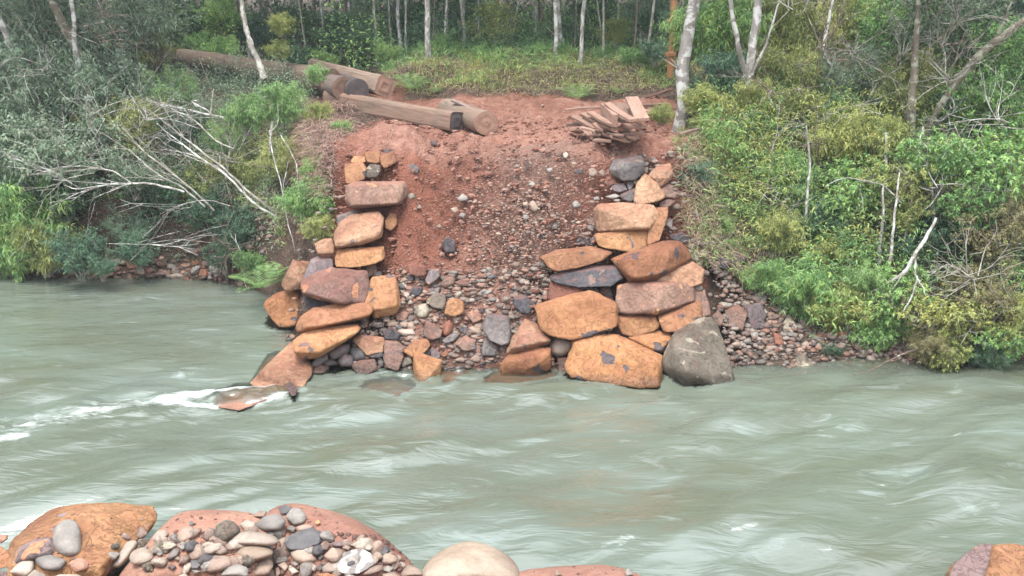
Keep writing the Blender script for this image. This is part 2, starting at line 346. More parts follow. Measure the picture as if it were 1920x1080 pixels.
# ---------------------------------------------------------------- ground sheet
def axis(*segs):
    a = [np.arange(s, e, st) for s, e, st in segs]; return np.concatenate(a + [[segs[-1][1]]])
gx = axis((-300, -60, 20), (-60, -14, 1.2), (-14, -6, .16), (-6, 7, .045), (7, 14, .14), (14, 60, 1.2), (60, 300, 20))
gy = axis((-200, -20, 15), (-20, 4, .5), (4, 12.2, .12), (12.2, 16.4, .045), (16.4, 27, .11), (27, 60, .8), (60, 400, 15))
X, Y = np.meshgrid(gx, gy); Z = terrain(X, Y, .7)
Zs = Z + soil_noise(X, Y, Z)
d = Y - np.interp(X, EX, EY)
slope = ss(-3.2, -2.4, X) * (1 - ss(3.0, 3.6, X)) * ss(.8, 1.4, d) * (1 - ss(3.4, 4.2, d))
Zs += slope * (.10 * fbm(X * 1.6, Y * 1.6, 0, 4, 51) - .07 * np.abs(fbm(X * 3.5 + .6 * vn(Y * 2, X), Y * .8, 0, 3, 52)) - .16 * np.exp(-((X - .2) / 1.2) ** 2) + .05 * np.abs(fbm(X * 7, Y * 7, 0, 3, 53)))
# ruts and churned clods on the track
road = ss(-3.4, -2.2, X) * (1 - ss(3.0, 4.2, X)) * ss(2.7, 3.1, d) * (1 - ss(21.6, 22.4, Y + .25 * vn(X * .8, 0)))
road = np.maximum(road, ss(-9, -6, X) * (1 - ss(-3.0, -2.0, X)) * ss(19.5, 20.5, Y) * (1 - ss(22.5, 23.5, Y)) * .7)
Zs += road * (.05 * np.abs(fbm(X * 3.2, Y * 1.7, 0, 4, 61)) - .03)
Zs += .22 * np.exp(-((X - .2) / .9) ** 2 - ((Y - 16.3) / .35) ** 2) + .18 * np.exp(-((X + 2.3) / .8) ** 2 - ((Y - 16.6) / .5) ** 2)
litter = 1 - np.clip(slope + road + ss(-3.5, -3.0, X + .25 * fbm(X * 1.1, Y * 1.1, 0, 3, 77)) * (1 - ss(2.75, 3.1, X + .2 * fbm(X * 1.1, Y * 1.1, 0, 3, 78))) * ss(-5, -1, d) * (1 - ss(4.5, 5.5, d)), 0, 1)
litter = np.where(Y < 11, .0, litter)
litter = litter * (1 - .35 * ss(-3.4, -3.7, X) * ss(1.4, 1.0, d)) * (1 - .3 * ss(3.4, 3.8, X) * ss(2.2, 1.6, d))
bare = np.exp(-((X + .95) / .5) ** 2 - ((Y - 23.3) / .9) ** 2) + np.exp(-((X - 4.4) / .9) ** 2 - ((Y - 19) / .9) ** 2)
litter = np.clip(litter - bare, 0, 1)
ny, nx = X.shape; ii = (np.arange(ny - 1)[:, None] * nx + np.arange(nx - 1)[None]).ravel()
GF = np.stack([ii, ii + 1, ii + nx + 1, ii + nx], 1)
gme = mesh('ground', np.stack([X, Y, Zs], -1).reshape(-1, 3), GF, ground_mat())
gr = np.exp(-((X - .35 - .25 * fbm(X, Y, 0, 3, 91)) / 1.0) ** 2) * slope + .8 * np.exp(-(d / 1.2) ** 4) * ss(-3.4, -2.6, X); attr(gme, 'gravelly', np.clip(gr, 0, 1).ravel())
attr(gme, 'litter', litter.ravel()); attr(gme, 'road', np.clip(road, 0, 1).ravel())
tag(obj('ground', gme), 'red clay river banks and churned track', kind='structure')
# ---------------------------------------------------------------- rocks
ZT = {0: (0, 0, 1), 1: (480, 240, 4.5), 2: (380, 460, 3.274), 3: (740, 460, 3.6), 4: (980, 260, 4.5), 5: (980, 460, 3.857), 6: (0, 920, 3), 7: (560, 920, 2.8235),
      8: (1340, 900, 3.31), 9: (1200, 300, 2.571), 10: (0, 250, 3), 11: (1020, 140, 6)}
def zp(z, pts): x0, y0, s = ZT[z]; return [(x0 + a / s, y0 + b / s) for a, b in pts]
ROCKS = []
RIDGE = {(4, (610, 600)): [(660, 595), (850, 650), (1050, 745)], (1, (650, 900)): [(675, 990), (1040, 900)], (4, (735, 240)): [(790, 260), (855, 200), (1010, 215)], (5, (1110, 640)): [(1120, 730), (1290, 930), (1180, 890)],
  (2, (990, 345)): [(1060, 395), (1185, 372)], (2, (530, 590)): [(550, 650), (700, 655), (930, 545)], (2, (570, 490)): [(640, 505), (800, 480), (1010, 432)], (2, (608, 215)): [(625, 285), (720, 235), (835, 345)], (5, (690, 290)): [(960, 410), (1020, 290), (950, 485)],
  (5, (770, 665)): [(800, 680), (1060, 690), (1000, 765)], (2, (465, 240)): [(500, 180), (560, 120), (600, 220)], (5, (650, 100)): [(760, 110), (1090, 30), (1000, 200), (800, 230)], (4, (1060, 310)): [(1110, 330), (1230, 330)], (3, (755, 730)): [(800, 690), (950, 640), (1040, 640)],
  (3, (710, 800)): [(760, 790), (930, 820), (1040, 740)], (3, (118, 740)): [(130, 760), (300, 800), (180, 940)], (6, (-60, 330)): [(520, 135), (600, 210), (560, 420), (40, 330)], (8, (1450, 620)): [(1690, 420), (1750, 560), (1560, 600)], (1, (765, 480)): [(790, 490), (1240, 470), (1190, 630), (810, 650)]}
def hull_rock(P, c, sub, p, amp, seed):
    bm = bmesh.new()
    for q in P: bm.verts.new(q - c)
    bm.verts.ensure_lookup_table()
    res = bmesh.ops.convex_hull(bm, input=bm.verts)
    bm.normal_update()
    nn = []; hh = []
    for f in bm.faces:
        n = np.array(f.normal[:]); h = float(np.dot(n, np.array(f.verts[0].co[:])))
        if h < 0: n, h = -n, -h
        if f.calc_area() > 1e-7 and h > 1e-4 and not any(np.dot(n, m_) > .9995 for m_ in nn): nn.append(n); hh.append(h)
    bm.free(); nn = np.array(nn); hh = np.array(hh)
    q = np.array(P) - c; dims0 = np.ptp(q, axis=0) / 2
    if p > 20:                      # chipped corners: extra fracture planes
        rc = np.random.default_rng(seed + 900)
        for _ in range(4):
            n = rc.normal(size=3); n /= np.linalg.norm(n); sup = float((q @ n).max()); nn = np.vstack([nn, n]); hh = np.append(hh, sup * rc.uniform(.90, .98))
    dims = np.ptp(q, axis=0) / 2
    V, F = ico(sub); D = V * dims; D /= np.linalg.norm(D, axis=1)[:, None]
    k = np.clip(D @ nn.T / hh[None], 0, None)
    r = (k ** p).sum(1) ** (-1 / p) * 1.015
    S = float(dims.mean()); o = seed * 3.71
    W = D * r[:, None]
    f = 1.6 / S
    nz = vn(W[:, 0] * f + o, W[:, 1] * f, W[:, 2] * f, seed) * .3
    # terraced fracture detail
    t = fbm(W[:, 0] * f * 2.2 + o, W[:, 1] * f * 2.2, W[:, 2] * f * 2.2, 3, seed + 5)
    nz += .45 * (np.floor(t * 3) / 3 + .3 * t) + .16 * fbm(W[:, 0] * f * 8, W[:, 1] * f * 8 + o, W[:, 2] * f * 8, 3, seed + 9)
    return D * (r * (1 + amp * nz))[:, None], F
def rock(z, pts, mat, label=None, name='boulder', ridge=None, cat=None, group=None, thick=.8, round_=False, push=.3, sub=None, z0=None, tilt=.45):
    px = np.array(zp(z, pts)); cx, cy = px.mean(0); px = (px - px.mean(0)) * (1.05 if z in (1, 2, 4, 5) else 1.02) + px.mean(0); spx = float(np.sqrt(np.ptp(px[:, 0]) * np.ptp(px[:, 1])))
    if z0 is not None: hit = atZ(cx, cy, z0)
    else: hit = G(cx, cy)
    D0 = depth(hit); S = spx / FP * D0; Dc = D0 - push * S
    sd_ = len(ROCKS) + 1; r = np.random.default_rng(sd_)
    out = [atD(x, y, Dc * (1 + tilt * (cy - y) / FP)) for x, y in px]
    c2 = atD(cx, cy, Dc); vd = ray(cx, cy); vd = vd / np.linalg.norm(vd)
    P = list(out)
    dn = atD(cx, cy + spx * r.uniform(.04, .13), Dc) - c2; fw = r.uniform(.14, .26)
    if round_:
        P += [c2 - vd * S * .45, c2 + vd * S * thick]
        for v in out: P += [c2 + (v - c2) * .72 - vd * S * .30 * r.uniform(.85, 1.1), c2 + (v - c2) * .75 + vd * S * thick * .75]
    key = RIDGE.get((z, pts[0])) or ridge; tx, ty = r.uniform(-.35, .35), r.uniform(-.1, .5); rt = .88 + .07 * r.random()
    if key:
        for a_, b_ in (np.array(zp(z, key)) - (cx, cy)) * 1.03 + (cx, cy): P.append(atD(a_, b_, Dc * (1 + tilt * (cy - b_) / FP)) - vd * S * .30)
    for v in (out if not round_ else []):
        e = (v - c2) / S
        if not key: P.append(c2 + dn + (v - c2) * rt - vd * S * fw * (1 + tx * e[0] * 1.5 + ty * e[2] * -1.5))
        P.append(c2 + (v - c2) * r.uniform(.72, .9) + vd * S * thick * r.uniform(.75, 1.05))
    P = [np.array(q) for q in P]; c = np.mean(P, axis=0)
    if sub is None: sub = 5 if spx > 40 else (4 if spx > 17 else 3)
    V, F = hull_rock(P, c, sub, 8 if round_ else 110, .03 if round_ else .045, sd_)
    vx = np.array([1., 0, 0]); vy = np.array([0, sP, cP]); Pc = np.array(out) - c
    for ax in (vx, vy):
        a0, a1 = (V @ ax).min(), (V @ ax).max(); b0, b1 = (Pc @ ax).min(), (Pc @ ax).max()
        t = (V @ ax - a0) / (a1 - a0) * (b1 - b0) + b0; V = V + ((t - V @ ax) * 1.0)[:, None] * ax[None]
    zb = V[:, 2].min(); V = V - np.array([0, 0, zb])
    big = spx > 38 or name == 'boulder'
    o = obj(name, mesh(name, V, F, MR[mat]), loc=tuple(c + np.array([0, 0, zb])))
    ROCKS.append(o)
    if group is None and label is None:
        group, label = 'loose stones'
    tag(o, label, cat or ('boulder' if name == 'boulder' else 'stone'), group)
    return o
LG = 'boulders stacked on the left side of the ramp'; RG = 'boulders stacked on the right side of the ramp'; FG = 'boulders along the near bank'
SL = 'stones lying on the red slope'; PL = 'stones piled at the foot of the red slope'; NP = 'cobbles heaped on the near slabs'; BG = 'stones on the right shore'
BB = 'boulder'; ST = 'stone'; CB = 'cobble'
LEFT = [
 (1, [(918,195),(1045,195),(1050,300),(940,295),(915,240)], 'orange', 'small ochre block, middle one of the three heads on top of the left stack'),
 (1, [(1045,235),(1160,195),(1185,290),(1080,340),(1050,310)], 'orange', 'small ochre block at the right of the top of the left stack'),
 (1, [(970,150),(1010,140),(1075,175),(1060,190),(980,185)], 'beige', 'pale flat flake lying on the very top of the left stack'),
 (1, [(1040,195),(1110,165),(1150,180),(1140,210),(1050,235)], 'dark', 'dark grey flake wedged on top of the left stack'),
 (1, [(800,290),(830,235),(915,238),(925,285),(880,300)], 'orange', 'small orange stone with pale top at the left of the top of the left stack'),
 (1, [(745,305),(900,290),(930,340),(915,430),(790,465),(760,470),(745,400)], 'orange', 'ochre block with grey upper edge above the long brown block of the left stack'),
 (1, [(920,360),(960,300),(1045,310),(1050,360),(1020,415),(930,420)], 'olive', 'smooth brown stone with flat face under the two small ochre blocks'),
 (1, [(765,480),(820,450),(1240,450),(1272,550),(1210,640),(960,667),(800,672),(755,600)], 'pinkb', 'long brown and ochre block with flat front near the top of the left stack'),
 (1, [(670,740),(800,700),(870,705),(720,820),(680,830)], 'grey', 'grey stone peeping out behind the clay topped block of the left stack'),
 (1, [(650,900),(700,800),(800,735),(1030,710),(1070,760),(1060,920),(900,980),(680,1010),(655,960)], 'tan', 'tan orange block with red clay crumbs on its top in the left stack'),
 (1, [(1080,780),(1130,710),(1180,730),(1190,810),(1140,865),(1085,840)], 'orange', 'round orange stone leaning on the right end of the clay topped block'),
 (1, [(495,980),(560,940),(640,930),(665,1000),(660,1060),(520,1062)], 'tan', 'small orange block sticking out at the left of the left stack'),
 (2, [(808,130),(815,60),(835,28),(1000,20),(1105,8),(1112,80),(1080,100),(940,135)], 'orange', 'flat orange block with grey left end, on the purple brown slab of the left stack'),
 (2, [(465,240),(545,90),(650,100),(655,140),(590,270),(500,275)], 'tan', 'brown and orange angular block, leftmost above the water line'),
 (2, [(595,240),(660,90),(700,70),(800,80),(805,140),(700,170),(620,270)], 'purple', 'tilted purple grey slab beside the leftmost angular block'),
 (2, [(608,215),(690,170),(790,138),(990,158),(1018,235),(990,345),(850,367),(620,300)], 'pinkb', 'broad purple brown slab with orange lower edge and scratch marks'),
 (2, [(990,345),(1040,200),(1180,185),(1200,260),(1212,370),(1180,420),(1060,445)], 'orange', 'upright orange block with dark underside at the right of the left stack'),
 (2, [(365,360),(430,310),(560,270),(600,290),(607,400),(575,490),(470,497),(410,440)], 'deep', 'blunt deep orange boulder dipping into the still water on the left'),
 (2, [(612,310),(690,300),(760,320),(800,360),(680,392),(625,385)], 'dark', 'black stone in the hollow under the purple brown slab'),
 (2, [(570,490),(600,440),(680,385),(900,350),(1030,358),(1047,400),(1010,445),(800,490),(620,532),(572,532)], 'orange', 'long flat orange boulder above the lowest one of the left stack'),
 (2, [(530,590),(600,540),(680,520),(940,488),(962,520),(900,570),(700,682),(600,697),(545,660)], 'orange', 'long orange boulder with grey spot, lowest dry one of the left stack'),
 (2, [(915,575),(965,548),(1115,568),(1100,650),(1000,670)], 'tan', 'orange pink block behind the grey cobbles at the water edge'),
 (2, [(1108,580),(1195,588),(1240,640),(1190,685),(1110,672)], 'brown', 'brown dark sided block right of the orange pink block at the water edge'),
]
RIGHT = [
 (4, [(735,240),(780,172),(990,143),(1018,165),(1020,290),(940,347),(850,352),(750,290)], 'grey', 'big grey angular boulder on top of the right stack'),
 (4, [(1060,310),(1130,230),(1250,210),(1280,280),(1255,350),(1170,407),(1110,350)], 'tan', 'pink topped orange boulder at the upper right of the right stack'),
 (4, [(1145,283),(1190,258),(1218,272),(1190,302),(1155,297)], 'dark', 'dark flat pebble lying on the pink topped orange boulder'),
 (4, [(940,545),(960,400),(1035,300),(1130,370),(1207,490),(1150,525),(1000,555)], 'tan', 'pale orange wedge shaped boulder below the grey one of the right stack'),
 (4, [(820,480),(900,450),(970,408),(1000,440),(990,490),(910,532),(850,510)], 'grey', 'brown grey rounded stone leaning on the pale orange wedge'),
 (4, [(610,600),(650,550),(850,540),(1090,560),(1160,650),(1060,767),(850,752),(650,777)], 'tan', 'big ochre boulder with slanting ridge, upper of two across the right stack'),
 (4, [(1050,770),(1130,590),(1235,580),(1240,640),(1190,720),(1160,850),(1050,900)], 'orange', 'orange boulder half hidden behind the two ochre ones of the right stack'),
 (4, [(615,810),(860,755),(1050,770),(1047,900),(920,957),(630,897)], 'orange', 'flat fronted ochre boulder, lower of two across the right stack'),
 (5, [(135,85),(260,35),(480,8),(637,50),(560,110),(400,157),(240,187),(190,160)], 'orange', 'lens shaped orange boulder with grey spots at the left of the right stack'),
 (5, [(650,100),(740,60),(860,20),(1010,-30),(1150,-30),(1190,30),(1214,90),(1090,190),(960,252),(780,260),(720,190)], 'deep', 'massive rugged orange brown boulder in the middle of the right stack'),
 (5, [(965,247),(1130,150),(1240,118),(1322,180),(1312,270),(1230,302),(1100,260)], 'tan', 'brown orange boulder sticking out at the right of the right stack'),
 (5, [(205,230),(290,185),(500,150),(690,147),(730,240),(640,292),(400,302),(220,257)], 'dark', 'dark grey slab shaped like a boat hull in the right stack'),
 (5, [(180,380),(200,270),(260,258),(420,310),(440,350),(350,382),(200,402)], 'rust', 'rust red block under the dark grey slab'),
 (5, [(545,340),(570,308),(640,310),(655,390),(620,407),(550,370)], 'brown', 'small brown block in the gap right of the rust red block'),
 (5, [(93,450),(160,420),(340,360),(480,333),(670,420),(685,570),(560,612),(400,672),(200,652),(108,590)], 'deep', 'big orange boulder with grey spot near its upper edge, left in the right stack'),
 (5, [(690,290),(780,268),(1050,255),(1220,280),(1237,400),(1080,462),(960,502),(700,492),(683,400)], 'pinkb', 'wide pink brown boulder with dark chipped lower edge'),
 (5, [(685,510),(800,500),(960,505),(992,560),(970,602),(800,657),(720,632),(685,580)], 'orange', 'rounded orange block directly under the wide pink brown boulder'),
 (5, [(980,510),(1100,460),(1280,398),(1300,430),(1307,570),(1250,607),(1020,622),(1000,580)], 'orange', 'bright orange block with one grey spot at the right of the right stack'),
 (5, [(670,600),(720,625),(775,670),(800,742),(705,660)], 'dark', 'thin dark stone wedged left of the lower orange block'),
 (5, [(770,665),(960,618),(1070,630),(1112,690),(1060,777),(1000,777),(850,752)], 'deep', 'orange block with dark scars between the great grey boulder and the lowest orange one'),
 (5, [(1230,318),(1330,345),(1360,420),(1372,500),(1300,522),(1240,420)], 'brown', 'grey brown boulder behind the bright orange block'),
 (5, [(380,690),(500,650),(680,648),(850,760),(1002,810),(992,1010),(800,1010),(560,980),(320,930)], 'deep', 'largest orange boulder, lowest of the right stack, standing in the water'),
 (5, [(1110,640),(1300,540),(1380,528),(1430,580),(1460,720),(1545,930),(1480,1040),(1160,1030),(1015,870),(1080,760)], 'olive', 'great leaning olive grey boulder with pale blotches at the water edge'),
 (3, [(710,800),(760,740),(960,688),(1052,690),(1057,830),(940,900),(710,880)], 'deep', 'orange block with a dark bare patch standing in the water left of the right stack'),
 (3, [(755,730),(800,620),(880,498),(960,530),(1052,620),(1047,660),(900,712),(800,737)], 'tan', 'pink and orange wedge boulder resting on the block with the dark patch'),
 (3, [(1100,760),(1170,755),(1160,870),(1105,870)], 'brown', 'dim brown stone in the dark gap under the round beige stone'),
]
PILE = [
 (3, [(1045,680),(1080,625),(1160,618),(1226,650),(1220,700),(1140,752),(1070,742)], 'beige', 'round beige stone between the two bottom boulders of the right stack', 1),
 (3, [(60,720),(130,640),(220,630),(240,670),(200,720),(110,752)], 'orange', 'yellow orange stone behind the orange block with brown patches'),
 (3, [(118,740),(150,723),(322,775),(312,900),(180,1000),(128,960)], 'orange', 'orange block with brown patches washed by the current'),
 (3, [(588,560),(620,455),(772,480),(782,600),(772,662),(720,677),(640,640)], 'grey', 'large purplish grey boulder upright in the stone pile'),
 (3, [(585,700),(600,640),(640,628),(702,690),(680,742),(590,745)], 'grey', 'grey stone with white streaks at the foot of the large grey boulder'),
 (3, [(800,350),(880,333),(947,400),(910,462),(860,457),(800,400)], 'dark', 'blue grey angular stone above the pink and orange wedge'),
 (3, [(703,340),(750,310),(792,340),(780,387),(720,382)], 'pinkb', 'flat pinkish stone left of the blue grey angular stone'),
 (3, [(488,470),(520,438),(582,470),(587,500),(530,527)], 'pinkb', 'pinkish pointed stone above the left shoulder of the large grey boulder'),
 (3, [(335,462),(360,370),(400,358),(460,370),(467,450),(400,482)], 'orange', 'bright orange block with dark base in the middle of the pile'),
 (3, [(213,380),(280,318),(340,335),(347,380),(330,432),(260,420)], 'olive', 'greenish grey block left of the bright orange one'),
 (3, [(133,470),(160,405),(220,393),(239,430),(215,482),(160,489)], 'olive', 'rounded greenish cobble left in the pile', 1),
 (3, [(185,600),(205,508),(260,530),(322,575),(310,622),(230,637)], 'brown', 'angular brown stone below the rounded greenish cobble'),
 (3, [(320,600),(330,530),(370,503),(394,540),(387,590),(350,617)], 'rust', 'smooth orange brown cobble standing on end', 1),
 (3, [(410,660),(480,608),(540,640),(552,700),(470,712)], 'brown', 'pale faced brown stone at the water edge'),
 (3, [(545,700),(555,660),(587,648),(577,752),(550,747)], 'brown', 'narrow upright stone at the water edge'),
 (3, [(325,640),(380,600),(442,588),(400,642),(340,662)], 'grey', 'flat grey stone tilted by the water edge'),
 (3, [(203,240),(240,158),(307,160),(302,210),(230,267)], 'purple', 'purple grey slab on edge at the foot of the red slope'),
 (3, [(85,130),(130,118),(217,150),(210,202),(160,212),(100,190)], 'rust', 'red brown stone half buried at the foot of the slope'),
 (3, [(308,270),(340,213),(400,208),(407,260),(350,292)], 'brown', 'rounded reddish brown stone near the top of the pile', 1),
 (3, [(403,255),(440,236),(517,250),(510,282),(430,277)], 'brown', 'flat oval brown stone near the top of the pile', 1),
 (3, [(380,300),(410,275),(452,285),(440,317)], 'pinkb', None, 1), (3, [(405,325),(440,303),(467,335),(450,352),(410,347)], 'olive', None, 1),
 (3, [(93,310),(130,278),(187,280),(180,320),(150,342)], 'dark', 'black wet stone at the left of the pile'),
 (3, [(238,300),(280,268),(307,290),(290,332),(250,332)], 'grey', None), (3, [(500,560),(530,545),(592,580),(580,607),(520,592)], 'cobb', None, 1),
 (3, [(430,560),(460,545),(502,570),(470,602)], 'dark', None), (3, [(235,700),(260,688),(312,730),(300,767),(250,752)], 'purple', None),
 (3, [(140,720),(190,693),(240,710),(240,747)], 'dark', None), (3, [(308,740),(350,703),(362,735),(330,757)], 'orange', 'small bright orange chip by the water beside the patched block'),
 (3, [(18,580),(60,566),(132,580),(125,607),(50,612)], 'cobp', None, 1), (3, [(55,615),(100,600),(147,625),(130,647),(80,642)], 'cobb', None, 1),
 (3, [(20,270),(60,250),(85,275),(60,320),(30,310)], 'olive', None), (3, [(80,210),(110,195),(135,215),(125,240),(90,235)], 'dark', None),
 (3, [(380,390),(400,380),(420,400),(400,412)], 'cobb', None, 1), (3, [(470,340),(500,318),(520,340),(500,355)], 'cobg', None, 1),
 (3, [(900,300),(935,290),(985,270),(960,300),(910,320)], 'dark', None), (3, [(560,440),(580,420),(604,430),(600,455),(570,460)], 'dark', None),
 (2, [(668,735),(720,648),(767,670),(770,700),(690,742)], 'grey', 'tilted grey stone, leftmost of the cobbles in the water'),
 (2, [(765,660),(840,613),(902,610),(892,660),(800,702)], 'purple', 'wide pale grey stone, second from the left in the row by the water', 1),
 (2, [(828,710),(870,665),(922,680),(922,742),(850,747)], 'purple', 'purplish round stone in the row by the water', 1),
 (2, [(903,640),(960,618),(1002,650),(1002,702),(930,712)], 'cobd', 'smooth bluish grey stone in the row by the water', 1),
 (2, [(993,660),(1020,613),(1102,640),(1107,682),(1040,692)], 'dark', 'dark stone with pale top in front of the orange pink block'),
 (2, [(913,740),(960,708),(1052,700),(1072,760),(1010,792),(930,772)], 'brown', 'broad pale brown stone at the front of the cobble row'),
 (2, [(1108,680),(1140,638),(1200,638),(1232,680),(1200,767),(1130,742)], 'brown', 'tall brown block, rightmost big one of the cobble row'),
 (2, [(1073,700),(1105,683),(1112,742),(1080,752)], 'grey', None), (2, [(728,720),(790,700),(832,730),(760,747)], 'grey', None, 1),
 (2, [(663,760),(710,725),(777,750),(740,782),(680,787)], 'brown', None), (2, [(1213,700),(1280,683),(1287,720),(1225,747)], 'olive', None),
 (2, [(1223,742),(1285,730),(1287,772),(1230,772)], 'grey', None), (2, [(1103,540),(1150,500),(1212,545),(1200,577),(1120,572)], 'dark', 'glossy dark stone in the pile above the cobble row'),
 (2, [(1198,520),(1290,513),(1302,550),(1230,557)], 'cobp', 'flat pale oval cobble right of the glossy dark stone', 1),
 (2, [(1298,410),(1340,360),(1377,370),(1377,430),(1320,442)], 'olive', 'rounded grey green cobble high in the pile', 1),
 (2, [(1130,270),(1160,250),(1190,280),(1180,310),(1145,305)], 'cobb', None, 1), (2, [(1185,430),(1230,405),(1260,430),(1240,460),(1195,460)], 'pinkb', None),
 (2, [(1000,130),(1060,120),(1068,165),(1020,190),(1000,175)], 'brown', 'brown stone squeezed right of the broad purple brown slab'),
 (2, [(1040,170),(1090,158),(1100,190),(1050,200)], 'grey', None, 1), (2, [(990,495),(1020,485),(1035,510),(1005,520)], 'olive', None, 1),
 (2, [(1030,530),(1070,525),(1080,555),(1040,560)], 'olive', None, 1), (2, [(1130,470),(1170,458),(1200,480),(1170,505),(1135,500)], 'cobb', None, 1),
 (2, [(1250,480),(1290,468),(1300,510),(1260,515)], 'cobb', None, 1), (2, [(1230,560),(1300,550),(1310,580),(1250,590)], 'pinkb', None, 1),
]
SLOPE = [
 (1, [(1568,980),(1620,918),(1682,950),(1682,1042),(1600,1052)], 'dark', 'blue grey flat stone stuck low in the red slope'),
 (1, [(1285,315),(1330,298),(1377,335),(1370,382),(1300,372)], 'grey', 'grey brown stone half buried high on the left of the slope'),
 (1, [(1240,460),(1312,443),(1302,492),(1260,492)], 'olive', None), (1, [(1273,560),(1320,538),(1347,580),(1290,607)], 'olive', None),
 (1, [(1470,120),(1500,85),(1530,110),(1520,150),(1480,150)], 'brown', None), (1, [(1640,680),(1690,665),(1710,700),(1670,720)], 'cobb', None, 1),
 (1, [(1700,600),(1740,555),(1785,580),(1780,610),(1730,620)], 'cobg', None, 1), (1, [(1710,740),(1740,710),(1770,730),(1750,765)], 'cobg', None, 1),
 (1, [(1355,670),(1380,645),(1398,670),(1380,690)], 'cobp', None, 1), (1, [(1520,830),(1550,810),(1568,835),(1540,850)], 'cobb', None, 1),
 (4, [(53,550),(90,520),(147,580),(120,617),(80,612)], 'cobb', 'long cobble lying in the upper middle of the slope', 1),
 (4, [(528,680),(600,638),(642,690),(600,732),(550,722)], 'brown', 'brown stone left of the big ochre ridge boulder'),
 (4, [(428,290),(460,253),(512,265),(500,292)], 'dark', 'dark flat stone high on the right of the slope'),
 (4, [(553,260),(600,248),(637,290),(600,327),(560,312)], 'cobb', 'reddish round cobble left of the big grey boulder', 1),
 (4, [(640,290),(670,258),(702,280),(690,322)], 'cobb', None, 1), (4, [(203,250),(260,243),(262,280),(215,287)], 'cobg', None, 1),
 (4, [(48,385),(80,358),(112,380),(90,412)], 'cobg', None, 1), (4, [(418,540),(450,523),(492,560),(470,587),(420,582)], 'cobg', None, 1),
 (4, [(238,740),(270,703),(307,720),(290,762),(250,767)], 'cobg', None, 1), (4, [(138,810),(170,783),(197,810),(185,847)], 'cobd', None, 1),
 (4, [(338,130),(370,113),(387,140),(370,167),(345,162)], 'cobp', None, 1), (4, [(268,110),(310,98),(337,120),(320,152),(280,147)], 'brown', None),
 (4, [(0,650),(42,638),(42,682),(10,687)], 'cobg', None, 1), (4, [(678,370),(720,318),(782,340),(792,370),(720,402)], 'rust', 'red stained block left under the big grey boulder'),
 (4, [(748,390),(850,373),(882,430),(820,452),(760,432)], 'purple', 'grey slab under the big grey boulder'), (4, [(880,380),(910,350),(935,390),(910,440),(885,420)], 'grey', None),
 (4, [(925,370),(970,328),(995,340),(970,385)], 'olive', None), (4, [(538,735),(580,723),(617,750),(600,782),(550,770)], 'cobg', None, 1),
 (4, [(428,740),(480,728),(512,790),(460,832),(430,790)], 'pinkb', None), (4, [(480,790),(582,783),(560,822),(490,817)], 'cobb', None, 1),
 (4, [(443,862),(500,808),(552,830),(582,902),(480,892)], 'dark', 'blue grey slab left of the lower ochre boulder'), (4, [(565,850),(615,823),(622,890),(580,897)], 'grey', None, 1),
 (4, [(700,490),(780,465),(820,490),(760,510)], 'cobg', None, 1), (4, [(590,500),(640,485),(650,515),(600,520)], 'cobg', None, 1), (4, [(760,515),(800,505),(835,520),(800,537)], 'cobp', None, 1),
 (4, [(320,790),(350,780),(385,820),(340,845)], 'pinkb', None), (4, [(160,690),(190,680),(205,710),(175,722)], 'tan', None), (4, [(0,200),(40,185),(60,215),(20,235)], 'brown', None),
 (4, [(0,540),(40,530),(45,560),(10,570)], 'cobp', None, 1), (4, [(190,550),(230,540),(250,565),(210,580)], 'cobb', None, 1), (4, [(210,600),(250,595),(275,630),(240,650)], 'cobb', None, 1),
]
